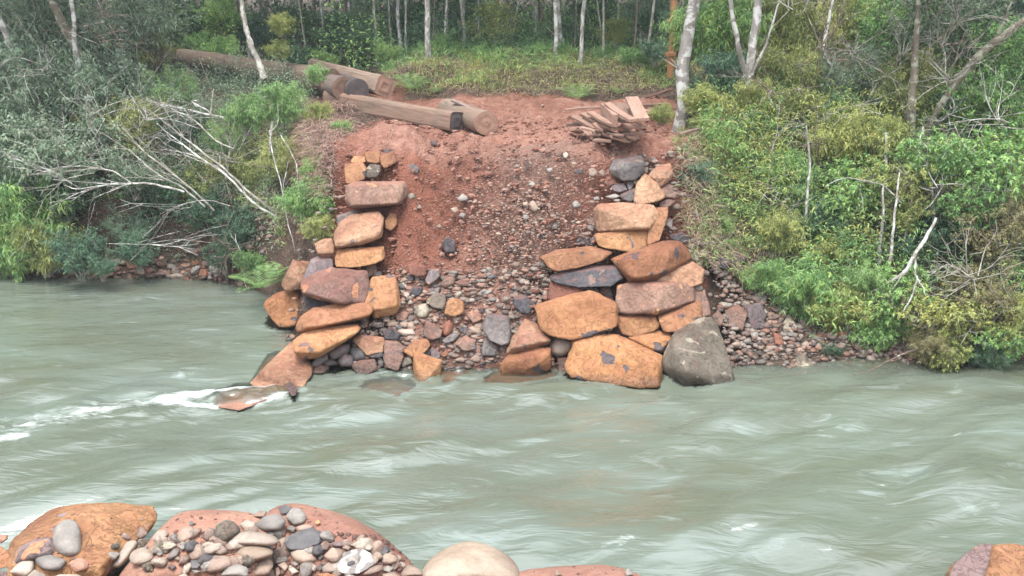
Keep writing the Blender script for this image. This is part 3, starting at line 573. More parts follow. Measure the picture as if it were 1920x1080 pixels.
SHORE = [
 (4, [(1170,420),(1240,380),(1332,450),(1290,502),(1200,492)], 'brown', 'grey brown boulder in shade right of the pale orange wedge'),
 (4, [(1150,540),(1230,500),(1292,520),(1240,572),(1160,582)], 'brown', None), (4, [(1198,720),(1230,673),(1267,690),(1260,752)], 'grey', None),
 (4, [(1238,820),(1340,788),(1422,830),(1400,882),(1290,862)], 'dark', 'dark flat rock right of the massive rugged boulder'), (4, [(1423,990),(1460,948),(1502,970),(1490,1032),(1430,1022)], 'olive', None, 1),
 (4, [(1488,950),(1550,948),(1552,1002),(1500,1002)], 'cobb', None, 1), (4, [(1568,1000),(1640,983),(1742,1020),(1742,1082),(1600,1082)], 'grey', 'grey angular rock high on the right shore'),
 (4, [(1020,245),(1060,238),(1062,290),(1030,297)], 'cobb', None, 1), (4, [(1400,900),(1440,885),(1460,915),(1420,935)], 'cobg', None, 1), (4, [(1395,935),(1440,930),(1450,955),(1400,965)], 'cobg', None, 1),
 (4, [(1080,190),(1120,170),(1150,190),(1110,210)], 'cobb', None, 1), (4, [(1045,85),(1100,50),(1130,90),(1090,130),(1050,125)], 'cobg', 'grey stone under the grass right above the right stack'),
 (9, [(400,720),(480,698),(522,740),(500,822),(430,792)], 'brown', 'brown boulder right of the great olive grey one'), (9, [(345,752),(380,723),(412,760),(390,802)], 'brown', None),
 (9, [(510,700),(590,688),(622,740),(600,802),(530,822)], 'purple', 'grey brown boulder in the middle of the right shore'), (9, [(548,650),(600,628),(622,660),(600,697),(560,692)], 'grey', None),
 (9, [(688,790),(720,743),(767,800),(720,847),(690,832)], 'olive', 'grey pointed boulder at the right end of the shore stones'), (9, [(745,950),(790,930),(852,1000),(760,1005)], 'olive', 'smooth wet rock at the right shore line'),
 (9, [(428,440),(470,428),(522,480),(430,502)], 'dark', 'dark stone under the bamboo on the right shore'), (9, [(323,480),(370,458),(432,490),(420,522),(340,517)], 'dark', None),
 (9, [(778,890),(800,873),(827,890),(800,907)], 'cobp', None, 1), (9, [(540,560),(590,550),(600,610),(550,620)], 'rust', None), (9, [(640,830),(690,850),(700,890),(650,890)], 'rust', None),
 (10, [(703,700),(740,653),(792,690),(780,717)], 'olive', 'grey slab sticking out of the left bank foot'), (10, [(703,718),(750,723),(777,757),(710,762)], 'rust', 'orange stone below the grey slab of the left bank'),
 (10, [(1113,800),(1125,763),(1160,768),(1177,800),(1150,817)], 'rust', 'round orange stone at the foot of the left bank', 1),
 (10, [(1030,810),(1060,800),(1070,835),(1035,840)], 'rust', None, 1), (10, [(815,770),(840,755),(850,790),(820,795)], 'rust', None, 1), (10, [(1200,820),(1220,812),(1230,838),(1205,840)], 'rust', None, 1),
 (10, [(930,790),(955,780),(965,805),(935,812)], 'rust', None, 1), (10, [(870,710),(920,700),(930,740),(880,745)], 'brown', None), (10, [(1180,760),(1215,755),(1220,790),(1185,790)], 'rust', None, 1),
 (10, [(800,700),(835,695),(830,735),(800,735)], 'brown', None, 1), (10, [(1075,720),(1110,712),(1120,738),(1085,742)], 'rust', None, 1), (10, [(890,765),(925,765),(920,800),(885,800)], 'brown', None, 1),
]
SUNK = [
 (2, [(280,860),(460,680),(545,598),(580,690),(680,770),(600,880),(440,920)], 'tan', 'long orange slab sloping into the rapid', -.01),
 (2, [(60,930),(200,868),(385,878),(420,930),(230,1010),(90,990)], 'clay', 'pinkish orange slab washed over by white water', -.055),
 (2, [(340,775),(400,690),(475,680),(440,745),(400,785)], 'orange', 'yellowish boulder under water left of the sloping slab', -.06),
 (2, [(970,900),(1040,850),(1200,840),(1300,880),(1200,925)], 'tan', 'pinkish slab just under the rushing water', -.05),
 (3, [(310,785),(400,775),(500,785),(505,860),(320,930)], 'tan', 'drowned flat part of a slab right of the patched orange block', -.02),
 (3, [(600,925),(700,850),(1080,850),(1090,895),(960,922),(700,942)], 'orange', 'drowned orange slab in front of the block with the dark patch', -.04),
 (2, [(508,855),(540,838),(577,880),(572,917),(545,925)], 'dark', 'small black rock breaking the rapid', .1),
 (2, [(480,500),(560,500),(570,560),(500,590)], 'tan', 'pinkish boulder under water below the deep orange one', -.07),
]
SUNK += [(2, [(555,705),(640,690),(690,735),(650,790),(560,785)], 'orange', 'orange block half drowned under the lowest boulder of the left stack', .05),
 (2, [(420,690),(470,670),(510,700),(480,750),(420,745)], 'yellow', 'small yellow orange rock beside the top of the long sloping slab', -.06)]
NEAR = [
 (6, [(-60,330),(110,150),(200,102),(400,70),(620,67),(832,90),(862,160),(850,230),(760,330),(600,445),(500,620),(-60,620)], 'yellow', 'great orange boulder with yellow side in the near left corner', .6, BB),
 (6, [(740,350),(880,190),(950,122),(1090,92),(1300,97),(1440,120),(1560,300),(1400,620),(560,620)], 'clay', 'pinkish clay coloured slab under scattered cobbles', .7, BB),
 (0, [(490,975),(540,943),(600,952),(680,989),(742,1050),(775,1095),(740,1130),(490,1130)], 'clay', 'orange pink slab curving down to the water behind the cobble heap', .55, BB),
 (7, [(650,470),(740,340),(850,270),(930,260),(1010,285),(1120,360),(1165,420),(1160,520),(660,520)], 'beige', 'big smooth beige boulder at the bottom middle', .35, BB),
 (7, [(1150,436),(1290,403),(1450,389),(1620,384),(1740,420),(1830,470),(1800,560),(1160,560)], 'clay', 'low orange slab right of the beige boulder', .3, BB),
 (8, [(1450,620),(1520,530),(1680,400),(1900,390),(2000,430),(2000,720),(1480,720)], 'yellow', 'orange boulder with grey fractured left side in the near right corner', .5, BB),
 (8, [(1440,640),(1512,525),(1600,450),(1690,396),(1762,402),(1735,520),(1640,700)], 'purple', 'grey fractured rock on the left flank of the near right corner boulder', .66, BB),
]
PEB = [
 ([(270,320),(290,210),(360,163),(425,183),(452,300),(440,372),(350,392),(280,350)], 'cobg', 'upright dark grey cobble in front of the great orange boulder'),
 ([(68,340),(160,280),(280,258),(302,370),(200,402),(60,425)], 'purple', 'flat purplish stone left of the upright grey cobble'),
 ([(-30,300),(60,360),(50,430),(-30,450)], 'orange', 'orange stone cut by the left edge of the photo'), ([(-20,250),(42,248),(42,272),(0,302)], 'clay', 'small pink stone by the left edge'),
 ([(38,470),(130,378),(192,390),(192,450),(140,500)], 'cobp', 'pale oval cobble under the flat purplish stone'), ([(188,370),(260,353),(372,400),(330,457),(250,462),(200,430)], 'cobg', 'broad grey brown stone right of the pale oval cobble'),
 ([(378,410),(450,373),(512,400),(490,452),(420,467)], 'clay', 'pinkish cobble below the upright grey cobble'), ([(130,500),(190,443),(262,480),(240,520)], 'cobp', None), ([(-10,455),(40,458),(60,500),(0,520)], 'purple', None),
 ([(270,510),(330,468),(440,470),(470,520)], 'cobp', None),
 ([(848,270),(880,228),(930,218),(947,245),(920,277),(865,292)], 'cobp', 'pale cobble lying on top of the clay slab, left one'), ([(838,340),(860,298),(900,273),(922,300),(890,352),(850,364)], 'olive', 'greenish grey cobble below the pale one on the clay slab'),
 ([(893,320),(920,278),(970,278),(992,310),(960,337),(910,340)], 'olive', 'flat greenish cobble beside the other greenish one'), ([(988,270),(1020,208),(1080,198),(1102,230),(1080,272),(1010,302)], 'cobb', 'brown cobble standing in the middle of the clay slab'),
 ([(928,385),(980,323),(1014,335),(1000,372),(950,397)], 'cobg', 'long narrow grey stone on the clay slab'), ([(998,312),(1030,303),(1050,325),(1020,339)], 'cobg', None),
 ([(603,440),(640,370),(700,290),(760,278),(772,310),(720,390),(660,447)], 'cobp', 'long pale cobble leaning right of the great orange boulder'), ([(718,380),(750,335),(800,318),(867,360),(860,397),(800,427),(730,427)], 'cobp', 'egg shaped pale cobble beside the long leaning one'),
 ([(978,385),(1000,368),(1024,385),(1000,400)], 'cobb', None), ([(938,430),(965,411),(990,430),(965,452)], 'purple', 'small round purple pebble on the clay slab'), ([(878,357),(900,343),(914,358),(895,372)], 'cobg', None),
 ([(1035,290),(1055,270),(1078,285),(1060,305)], 'tan', None), ([(1050,330),(1070,313),(1085,328),(1065,340)], 'cobp', None), ([(1060,180),(1075,170),(1090,180),(1080,198)], 'cobd', None),
 ([(1188,260),(1210,188),(1270,163),(1320,183),(1347,240),(1280,292),(1230,307)], 'olive', 'rounded greenish cobble at the left of the cobble heap'), ([(1263,290),(1310,240),(1420,226),(1520,250),(1562,290),(1520,327),(1380,322),(1280,312)], 'cobp', 'long cream cobble with rough face across the heap'),
 ([(1318,360),(1370,308),(1440,296),(1520,330),(1532,370),(1440,412),(1360,417)], 'beige', 'oval cream and brown cobble under the long cream one'), ([(1428,210),(1480,148),(1560,128),(1607,180),(1560,242),(1470,242)], 'cobg', 'broad grey cobble near the top of the heap'),
 ([(1603,150),(1640,98),(1690,98),(1724,140),(1710,187),(1650,202)], 'cobg', 'smooth round grey cobble, highest on the right of the heap'), ([(1348,190),(1390,163),(1437,180),(1430,217),(1370,227)], 'cobp', 'pale cobble between the greenish and the broad grey one'),
 ([(1423,150),(1450,116),(1502,113),(1490,157)], 'cobb', None), ([(1563,102),(1600,81),(1642,100),(1610,132),(1575,132)], 'cobd', 'small dark stone on the top of the heap'), ([(1553,230),(1580,208),(1612,225),(1600,264),(1565,264)], 'cobb', None),
 ([(1610,215),(1640,195),(1667,215),(1650,242)], 'cobg', None), ([(1588,320),(1640,250),(1752,208),(1802,240),(1807,300),(1700,342),(1620,342)], 'cobd', 'angular dark grey rock with pale ridge in the heap'),
 ([(1133,340),(1170,303),(1240,293),(1247,330),(1180,367),(1145,367)], 'cobp', 'flat cream stone at the left foot of the heap'), ([(1123,420),(1160,370),(1250,358),(1317,390),(1290,442),(1200,477),(1140,462)], 'cobb', 'large brown grey cobble low at the left of the heap'),
 ([(1233,490),(1270,430),(1340,410),(1392,440),(1387,500)], 'cobg', 'speckled grey cobble at the bottom of the heap'), ([(1388,440),(1430,388),(1510,378),(1537,420),(1500,490),(1410,500)], 'cobb', 'smooth tan brown cobble at the bottom of the heap'),
 ([(1528,350),(1570,316),(1594,340),(1587,387),(1540,397)], 'cobg', None), ([(1633,350),(1690,308),(1772,340),(1777,402),(1700,427),(1650,402)], 'cobb', 'pinkish brown faceted stone under the angular dark rock'),
 ([(1063,390),(1120,368),(1142,400),(1110,442),(1070,442)], 'cobd', None), ([(1798,305),(1830,283),(1857,305),(1840,342),(1805,337)], 'cobb', None), ([(1823,370),(1870,318),(1912,340),(1912,392),(1850,402)], 'cobb', None),
 ([(1668,205),(1710,188),(1762,200),(1740,227),(1680,234)], 'cobb', None), ([(1563,280),(1600,260),(1617,290),(1580,320)], 'cobb', None), ([(1808,440),(1845,403),(1887,425),(1880,472),(1820,472)], 'cobp', None),
 ([(1708,430),(1740,403),(1782,430),(1770,462),(1720,452)], 'cobp', None), ([(1638,410),(1660,393),(1682,415),(1660,430)], 'cobg', None), ([(1768,178),(1788,163),(1802,180),(1782,193)], 'orange', 'small orange pebble alone on the orange pink slab'),
 ([(1560,420),(1600,400),(1625,430),(1600,460)], 'cobb', None), ([(1545,440),(1570,425),(1580,470),(1550,490)], 'cobb', None), ([(1620,440),(1650,430),(1680,460),(1640,480)], 'cobp', None), ([(1490,460),(1540,440),(1560,480),(1500,510)], 'cobb', None),
 ([(610,455),(630,448),(645,460),(625,470)], 'cobd', None), ([(1000,480),(1040,465),(1060,490),(1020,500)], 'cobp', None), ([(1070,445),(1100,435),(1130,460),(1090,475)], 'cobg', None),
]
PEB7 = [
 ([(-2,330),(30,291),(80,300),(92,360),(50,397),(5,382)], 'cobb', None), ([(133,350),(170,303),(220,303),(237,330),(200,392),(150,382)], 'cobb', 'plain brown stone left of the white veined one'),
 ([(198,400),(240,330),(330,306),(422,370),(400,397),(310,455),(220,447)], 'vein', 'grey stone with broad white veins'), ([(323,425),(370,390),(442,395),(442,430),(380,460),(330,460)], 'cobb', 'flat pinkish brown cobble below the white veined stone'),
 ([(433,360),(460,328),(512,345),(522,375),(480,399),(440,392)], 'cobb', 'round brown cobble at the right end of the heap'), ([(338,300),(365,276),(392,300),(380,322),(350,320)], 'cobp', 'small whitish pebble above the white veined stone'),
 ([(303,260),(330,231),(352,240),(330,287)], 'cobb', None), ([(273,290),(300,270),(324,290),(310,310)], 'cobp', None), ([(228,305),(250,286),(274,300),(262,322)], 'cobb', None),
 ([(173,278),(215,266),(242,280),(230,302),(180,300)], 'purple', 'small lilac grey flake in the heap'), ([(23,400),(55,378),(97,405),(80,434),(40,434)], 'cobp', None), ([(123,410),(160,378),(202,400),(195,442),(140,442)], 'cobp', None),
 ([(418,320),(450,291),(477,320),(450,347)], 'cobd', None), ([(440,425),(470,393),(502,410),(480,442)], 'cobg', None), ([(528,440),(590,393),(642,420),(655,460),(540,470)], 'cobb', 'brown rock at the left foot of the big beige boulder'),
 ([(108,300),(140,268),(167,290),(150,322),(120,322)], 'cobb', None), ([(405,285),(425,275),(445,290),(420,305)], 'cobb', None), ([(95,345),(115,330),(130,350),(110,370)], 'cobd', None), ([(100,400),(115,385),(128,410),(110,430)], 'cobd', None),
 ([(1355,430),(1370,416),(1392,450),(1360,460)], 'cobb', None), ([(1728,432),(1745,410),(1775,450),(1735,460)], 'cobg', None), ([(490,330),(510,345),(520,360),(500,350)], 'cobd', None),
 ([(240,440),(270,430),(300,460),(250,470)], 'cobg', None), ([(100,445),(150,435),(200,455),(120,475)], 'orange', None), ([(440,445),(500,430),(530,460),(460,475)], 'cobb', None),
]
def shared(mat, where): return {'cobp': 'pale', 'cobb': 'brown', 'cobg': 'grey', 'cobd': 'dark grey', 'olive': 'greenish grey', 'brown': 'brown', 'dark': 'blackish', 'grey': 'grey', 'purple': 'purplish', 'pinkb': 'pinkish brown', 'rust': 'rusty', 'orange': 'orange', 'tan': 'tan', 'clay': 'clay pink'}[mat] + where
for z, p, m, l in LEFT: rock(z, p, m, l, group=LG)
for z, p, m, l in RIGHT: rock(z, p, m, l, group=RG, thick=.75)
for q in PILE: rock(q[0], q[1], q[2], q[3] or shared(q[2], ' little stone among the pile at the foot of the red slope'), ST, group=PL, round_=len(q) > 4, push=.35)
for q in SLOPE: rock(q[0], q[1], q[2], q[3] or shared(q[2], ' stone bedded in the red ramp between the two stacks'), ST, group=SL, round_=len(q) > 4, push=.12)
for q in SHORE: rock(q[0], q[1], q[2], q[3] or shared(q[2], ' stone at the foot of the %s bank' % ('left' if q[0] == 10 else 'right')), ST, group=BG if q[0] != 10 else 'stones at the foot of the left bank', round_=len(q) > 4, push=.2)
for z, p, m, l, z0 in SUNK[:1]: rock(z, p, m, l, group='slabs washed by the rapid', z0=.02, push=.0, tilt=1.5, thick=.5)
for z, p, m, l, z0 in SUNK[1:]: rock(z, p, m, l, group='slabs washed by the rapid', z0=z0, push=.0, tilt=2.3, thick=.5)
for z, p, m, l, z0, n in NEAR: rock(z, p, m, l, n, group=FG, z0=z0, push=.1, tilt=1.1, thick=.7, sub=6, round_=(m in ('beige', 'clay')))
def nearz(px, py):    # the pebbles rest on the slabs: find the slab under the pixel
    o = Vector(CO); r = Vector(ray(px, py)).normalized(); best = None
    for s in NEARO:
        ok, loc, n, i = s.ray_cast(o - s.location, r)
        if ok and (best is None or (loc + s.location - o).length < best): best = (loc + s.location - o).length
    if best is None: return None
    return (r * best + o).z
bpy.context.view_layer.update()
NEARO = [o for o in ROCKS if o.get('group') == FG]
for zz, LST in ((6, PEB), (7, PEB7)):
    for p, m, l in LST:
        q = np.array(zp(zz, p)); zs = nearz(q[:, 0].mean(), min(q[:, 1].max(), 1078))
        rock(zz, p, m, l or shared(m, ' cobble in the heap of round stones on the near bank'), CB, group=NP, z0=(zs if zs else .62) + .02, push=.25, tilt=.9, thick=.75, sub=5, round_=m not in ('cobd', 'orange', 'vein'), )

# ---------------------------------------------------------------- loose cobbles (copies of a few prototypes) and gravel
def blob(seed, sub=3, amp=.10, flat=.75):
    V, F = ico(sub); r = np.random.default_rng(seed)
    n = r.normal(size=(11, 3)); n /= np.linalg.norm(n, axis=1)[:, None]; h = r.uniform(.62, 1, 11)
    k = np.clip(V @ n.T / h, 0, None); k = np.concatenate([k, np.full((len(V), 1), .8)], 1)
    rr = (k ** 12).sum(1) ** (-1 / 12.)
    W = V * rr[:, None] * np.array([1, r.uniform(.65, .95), r.uniform(.5, flat)])
    return W * (1 + amp * .5 * vn(W[:, 0] * 2.5 + seed, W[:, 1] * 2.5, W[:, 2] * 2.5, seed))[:, None], F
cobm = ['cobg', 'cobb', 'cobb', 'brown', 'pinkb', 'cobd', 'cobp', 'olive', 'rust', 'cobb', 'cobg', 'tan']
protos = []
for i, m in enumerate(cobm):
    V, F = blob(i + 1); protos.append((mesh('stone', V, F, MR[m]), m))
def cobbles(n, sampler, smin, smax, where, group):
    for i in range(n):
        x, y = sampler(); z = float(ground(x, y)); me, m = protos[rng.integers(len(protos))]
        o = obj('stone', me, loc=(x, y, z + .01)); s = rng.uniform(smin, smax) * rng.uniform(.7, 1)
        o.scale = (s, s, s); o.rotation_euler = tuple(rng.uniform(-.5, .5, 2)) + (rng.uniform(0, 6.3),)
        tag(o, shared(m, where), 'stone', group)
def inpx(x0, x1, y0, y1):
    def f():
        p = G(rng.uniform(x0, x1), rng.uniform(y0, y1)); return p[0], p[1]
    return f
cobbles(70, inpx(745, 1010, 525, 680), .05, .105, ' little stone among the pile at the foot of the red slope', PL)
cobbles(26, inpx(1370, 1640, 610, 690), .05, .12, ' stone at the foot of the right bank', BG)
cobbles(14, inpx(235, 470, 490, 530), .07, .16, ' stone at the foot of the left bank', 'stones at the foot of the left bank')
def scatter(zones, mats, name, label):
    """zones: (n, sampler, smin, smax, mat index)"""
    T = [blob(100 + i, 2) for i in range(6)]
    Vs = []; Fs = []; Ms = []; off = 0
    for n, smp, a, b, mi in zones:
        for i in range(n):
            x, y = smp(); z = float(ground(x, y)) if not isinstance(smp, tuple) else 0
            V, F = T[rng.integers(6)]; s = a + (b - a) * rng.random() ** 2.2
            an = rng.uniform(0, 6.3); c, sn = math.cos(an), math.sin(an)
            W = V * s; W = np.stack([W[:, 0] * c - W[:, 1] * sn, W[:, 0] * sn + W[:, 1] * c, W[:, 2]], 1) + np.array([x, y, z + s * .1])
            Vs.append(W); Fs.append(F + off); off += len(V); Ms.append(np.full(len(F), rng.choice(mi)))
    me = mesh(name, np.concatenate(Vs), np.concatenate(Fs)); 
    for m in mats: me.materials.append(MR[m])
    me.polygons.foreach_set('material_index', np.concatenate(Ms).astype(np.int32))
    tag(obj(name, me), label, 'gravel', kind='stuff')
def box(x0, x1, y0, y1): return lambda: (rng.uniform(x0, x1), rng.uniform(y0, y1))
def gauss(x, y, sx, sy): return lambda: (rng.normal(x, sx), rng.normal(y, sy))
gm = ['grit', 'redgrit']
scatter([(2800, box(-2.5, 1.6, 12.7, 14.1), .016, .08, [0, 0, 1]), (3400, gauss(.25, 14.5, .75, .6), .007, .030, [0, 1, 1, 1]), (420, gauss(.25, 14.7, .8, .7), .02, .055, [0, 1, 1]), (1500, box(-2.4, 1.9, 13.9, 15.9), .006, .024, [1]),
         (500, box(-2.6, 3.2, 15.6, 21), .010, .04, [1]), (2600, box(3.4, 7.2, 12.9, 14.5), .02, .085, [0, 0, 0, 1]), (700, box(-10, -4.8, 17.0, 17.9), .03, .12, [0, 1]), (520, box(2.2, 4.6, 13.2, 16), .02, .09, [0]), (160, box(-3.9, -2.6, 13.0, 15.5), .02, .07, [0, 1])], gm, 'gravel', 'small gravel strewn on the red slope and shores')
scatter([(1400, box(-4.6, -.6, 5.6, 7.3), .01, .05, [0])], gm, 'gravel', 'gravel between the cobbles of the near bank')
# more cobbles lying on the near slabs
for i in range(95):
    px, py = (rng.uniform(370, 770), rng.uniform(1000, 1078)) if i < 75 else (rng.uniform(200, 400), rng.uniform(990, 1075))
    if px > 640 and py < 1000 + (px - 640) * .4: continue
    zs = nearz(px, py)
    if zs is None: continue
    me, m = protos[(0, 1, 2, 6, 9, 10, 5, 7)[rng.integers(8)]]; s_ = rng.uniform(.032, .085); o = obj('cobble', me, loc=tuple(atZ(px, py, zs) + np.array([0, 0, s_ * .35])))
    o.scale = (s_, s_, s_); o.rotation_euler = tuple(rng.uniform(-.4, .4, 2)) + (rng.uniform(0, 6.3),); tag(o, shared(m, ' cobble in the heap of round stones on the near bank'), 'cobble', NP)
# crumbs of clay and pebbles lying on the near slabs
CR = []
dg = bpy.context.evaluated_depsgraph_get()
Vs = []; Fs = []; off = 0; T = [blob(200 + i, 1) for i in range(4)]
zones = [((300, 480), (960, 1060), 260), ((540, 640), (945, 1010), 120), ((60, 240), (960, 1060), 60), ((640, 770), (1000, 1075), 240), ((1000, 1160), (1062, 1078), 40), ((380, 640), (1000, 1078), 500)]
for (xa, xb), (ya, yb), n in zones:
    for i in range(n):
        px, py = rng.uniform(xa, xb), rng.uniform(ya, yb); z = nearz(px, py)
        if z is None: continue
        p = atZ(px, py, z); s = .004 + .018 * rng.random() ** 3
        if xa in (640, 380): s *= 2.2
        V, F = T[rng.integers(4)]; Vs.append(V * s * rng.uniform(.7, 1.3, 3) + p); Fs.append(F + off); off += len(V)
me = mesh('clay_crumbs', np.concatenate(Vs), np.concatenate(Fs), MR['brown']); tag(obj('clay_crumbs', me), 'brown crumbs and grit on the near slabs', 'grit', kind='stuff')
# clods on the track
Vs = []; Fs = []; off = 0
for i in range(2600):
    if i < 1500: x, y = rng.uniform(-3.2, 3.4), rng.uniform(15.4, 19.5)
    elif i < 2300: x, y = rng.uniform(-2.6, 2.4), rng.uniform(13.7, 15.6)
    else: x, y = rng.normal(-3.3, .4), rng.normal(16.6, .5)
    s = .015 + .07 * rng.random() ** 3; V, F = T[rng.integers(4)]
    Vs.append(V * s * rng.uniform(.6, 1.3, 3) + np.array([x, y, float(ground(x, y))])); Fs.append(F + off); off += len(V)
cm, nt, p, o_ = newmat('clod_clay'); g = nt.nodes.new('ShaderNodeNewGeometry')
nt.links.new(ramp(nt, g.outputs['Random Per Island'], [(0, (.14, .055, .038)), (.6, (.215, .095, .066)), (1, (.30, .165, .125))]), p.inputs['Base Color']); p.inputs['Roughness'].default_value = .9
me = mesh('clods', np.concatenate(Vs), np.concatenate(Fs), cm, False); tag(obj('clods', me), 'crumbly red clay clods on the churned track', 'clods', kind='stuff')
# ---------------------------------------------------------------- water
wx = axis((-60, -14, .8), (-14, -7, .09), (-7, 4, .042), (4, 10, .06), (10, 60, .8)); wy = axis((4.5, 7, .12), (7, 14, .04), (14, 20, .07))
WX, WY = np.meshgrid(wx, wy)
def rot(a): ca, sa = math.cos(R(a)), math.sin(R(a)); return WX * ca + WY * sa, -WX * sa + WY * ca
def streak(a, lu, lv, s, o=3):
    u, v = rot(a); wob = .35 * vn(u / lu * .5, v / lv * .3, 0, s + 7)
    return fbm(u / lu, v / lv + wob, 0, o, s)
calm = 1 - .55 * ss(-3, -8, WX) * 0
leftcalm = (1 - ss(-3.2, -2.0, WX)) * ss(12.6, 13.8, WY - .12 * (WX + 3))         # still pool behind the jutting stack
amp = 1 - .72 * leftcalm
far = ss(12.0, 12.9, WY); amp = amp * (1 - .4 * far)
WZ = .12 * streak(22, 2.6, 1.05, 1, 2) + .048 * streak(30, 1.3, .50, 2, 2) + .005 * streak(16, .5, .13, 3, 2) + .05 * streak(-28, 2.0, 1.1, 9, 2)
slabz = np.clip(np.exp(-((WX + 3.7) / 1.3) ** 2 - ((WY - 12.0) / .8) ** 2) + np.exp(-((WX + .8) / 2.6) ** 4 - ((WY - 12.6) / .45) ** 2), 0, 1); WZ = WZ * amp * (1 - .8 * slabz)
def seg(pts, wdt):
    m = np.zeros_like(WX)
    for (a, b) in zip(pts[:-1], pts[1:]):
        a = np.array(a[:2]); b = np.array(b[:2]); ab = b - a
        t = np.clip(((WX - a[0]) * ab[0] + (WY - a[1]) * ab[1]) / (ab @ ab), 0, 1)
        dd = np.hypot(WX - a[0] - t * ab[0], WY - a[1] - t * ab[1]); m = np.maximum(m, np.exp(-(dd / wdt) ** 2))
    return m
def pz(*l): return [atZ(x, y, 0) for x, y in l]
foam = .95 * seg(pz((505, 722), (440, 728), (380, 740), (300, 748)), .11) + .9 * seg(pz((402, 762), (360, 762), (320, 755)), .09) + .8 * seg(pz((545, 738), (500, 752), (470, 758)), .09)
foam += .40 * seg(pz((400, 735), (300, 735), (180, 770), (60, 800), (-60, 820)), .42) + .7 * seg(pz((40, 825), (-40, 835)), .12) + .5 * seg(pz((540, 735), (480, 745), (360, 790)), .16)
foam += .35 * seg(pz((300, 770), (100, 790), (-80, 790)), .5) + .5 * seg(pz((700, 700), (860, 690), (860, 730)), .10) + .35 * seg(pz((600, 700), (760, 715)), .2)
for (a, b, c_, d_, s_, wd) in [(1420, 992, 1370, 1005, .7, .06), (1790, 810, 1806, 806, .8, .04), (1640, 905, 1660, 900, .6, .05), (1130, 1040, 1180, 1024, .7, .1), (1760, 1012, 1780, 1006, .7, .06), (1540, 1035, 1560, 1028, .6, .07),
                              (1000, 712, 1030, 706, .5, .06), (1850, 760, 1900, 750, .4, .05), (1700, 770, 1760, 765, .35, .06), (1660, 980, 1720, 960, .35, .12), (1380, 800, 1420, 790, .35, .05), (120, 530, 180, 545, .4, .1), (1280, 900, 1330, 885, .3, .08)]:
    foam += s_ * seg(pz((a, b), (c_, d_)), wd)
rap = np.clip(seg(pz((560, 735), (420, 745), (200, 775), (-100, 820)), .5) + seg(pz((600, 700), (880, 715)), .22), 0, 1)
WZ += rap * (.03 * streak(12, .25, .12, 31) + .015 * streak(80, .3, .12, 41)) + .05 * np.exp(-((WX + 4) / 1.0) ** 2 - ((WY - 11.9) / .3) ** 2) - .05 * np.exp(-((WX + 4.6) / 1.2) ** 2 - ((WY - 12.35) / .25) ** 2)
# water depth over stones and bed
from mathutils.bvhtree import BVHTree
allV = []; allF = []; off = 0
for o in ROCKS:
    me = o.data; n = len(me.vertices); V = np.empty(n * 3, np.float32); me.vertices.foreach_get('co', V); V = V.reshape(-1, 3) + np.array(o.location)
    if V[:, 2].min() > .25 or n > 20000 and V[:, 1].mean() > 9: continue
    F = np.empty(len(me.polygons) * 3, np.int32); me.polygons.foreach_get('vertices', F)
    allV.append(V); allF.append(F.reshape(-1, 3) + off); off += n
bvh = BVHTree.FromPolygons(np.concatenate(allV).tolist(), np.concatenate(allF).tolist())
TZ = terrain(WX, WY, .42); TZ = TZ + soil_noise(WX, WY, TZ)
dep = np.clip(WZ - TZ, 0, 3)
near_ = (dep < 3) & (((WY > 11.2) & (WY < 16) & (WX > -7) & (WX < 6)) | ((WY < 9) & (WX < 7) & (WX > -7)))
bh = np.full(WX.shape, -9.)
for i, j in zip(*np.where(near_)):
    h = bvh.ray_cast(Vector((WX[i, j], WY[i, j], 2.5)), Vector((0, 0, -1)))
    if h[0] is not None: bh[i, j] = h[0].z
# water rides up over the slabs that the current washes
over = (bh > -.3) & (bh < .16) & (WX < -.9) & (WY > 10.8) & (WY < 13.2)
dep2 = np.minimum(dep, np.clip(WZ - bh, 0, 3))
foam += .35 * np.exp(-((WZ - bh) / .035) ** 2) * (bh > -1) * (WY > 10.5) * (WX < 0)
ny, nx = WX.shape; ii = (np.arange(ny - 1)[:, None] * nx + np.arange(nx - 1)[None]).ravel()
wm, nt, p, out = newmat('river_water')
g = nt.nodes.new('ShaderNodeNewGeometry')
def attrn(n): a = nt.nodes.new('ShaderNodeAttribute'); a.attribute_name = n; return a.outputs['Fac']
mp = N(nt, 'ShaderNodeMapping'); mp.inputs['Rotation'].default_value = (0, 0, R(-22)); mp.inputs['Scale'].default_value = (1, 3.0, 1); nt.links.new(g.outputs['Position'], mp.inputs[0]); U = mp.outputs[0]
mud = noise(nt, U, .35, 4, .55, .6)
col = ramp(nt, mud, [(.35, (.108, .12, .088)), (.52, (.125, .146, .116)), (.68, (.145, .173, .146))])
s1 = noise(nt, U, 3.2, 6, .72, .9); s2 = noise(nt, U, 11, 4, .7, .5)
pale_ = math_(nt, 'MULTIPLY', ramp(nt, noise(nt, U, .9, 6, .68, 1.4), [(.56, 0), (.74, .45)]), ramp(nt, noise(nt, g.outputs['Position'], .5, 2), [(.42, .15), (.6, 1)]))  # pale foam-like streaks, painting highlights into the water colour
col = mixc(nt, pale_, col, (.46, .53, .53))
ff = math_(nt, 'SUBTRACT', math_(nt, 'ADD', attrn('foam'), math_(nt, 'MULTIPLY', s1, 1.9)), 1.52)
ff = math_(nt, 'MULTIPLY', ff, 1.1, True)
col = mixc(nt, ff, col, (.80, .84, .84))
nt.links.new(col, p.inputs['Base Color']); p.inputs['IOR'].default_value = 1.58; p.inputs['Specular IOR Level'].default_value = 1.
nt.links.new(math_(nt, 'ADD', .08, math_(nt, 'MULTIPLY', ff, .5)), p.inputs['Roughness'])
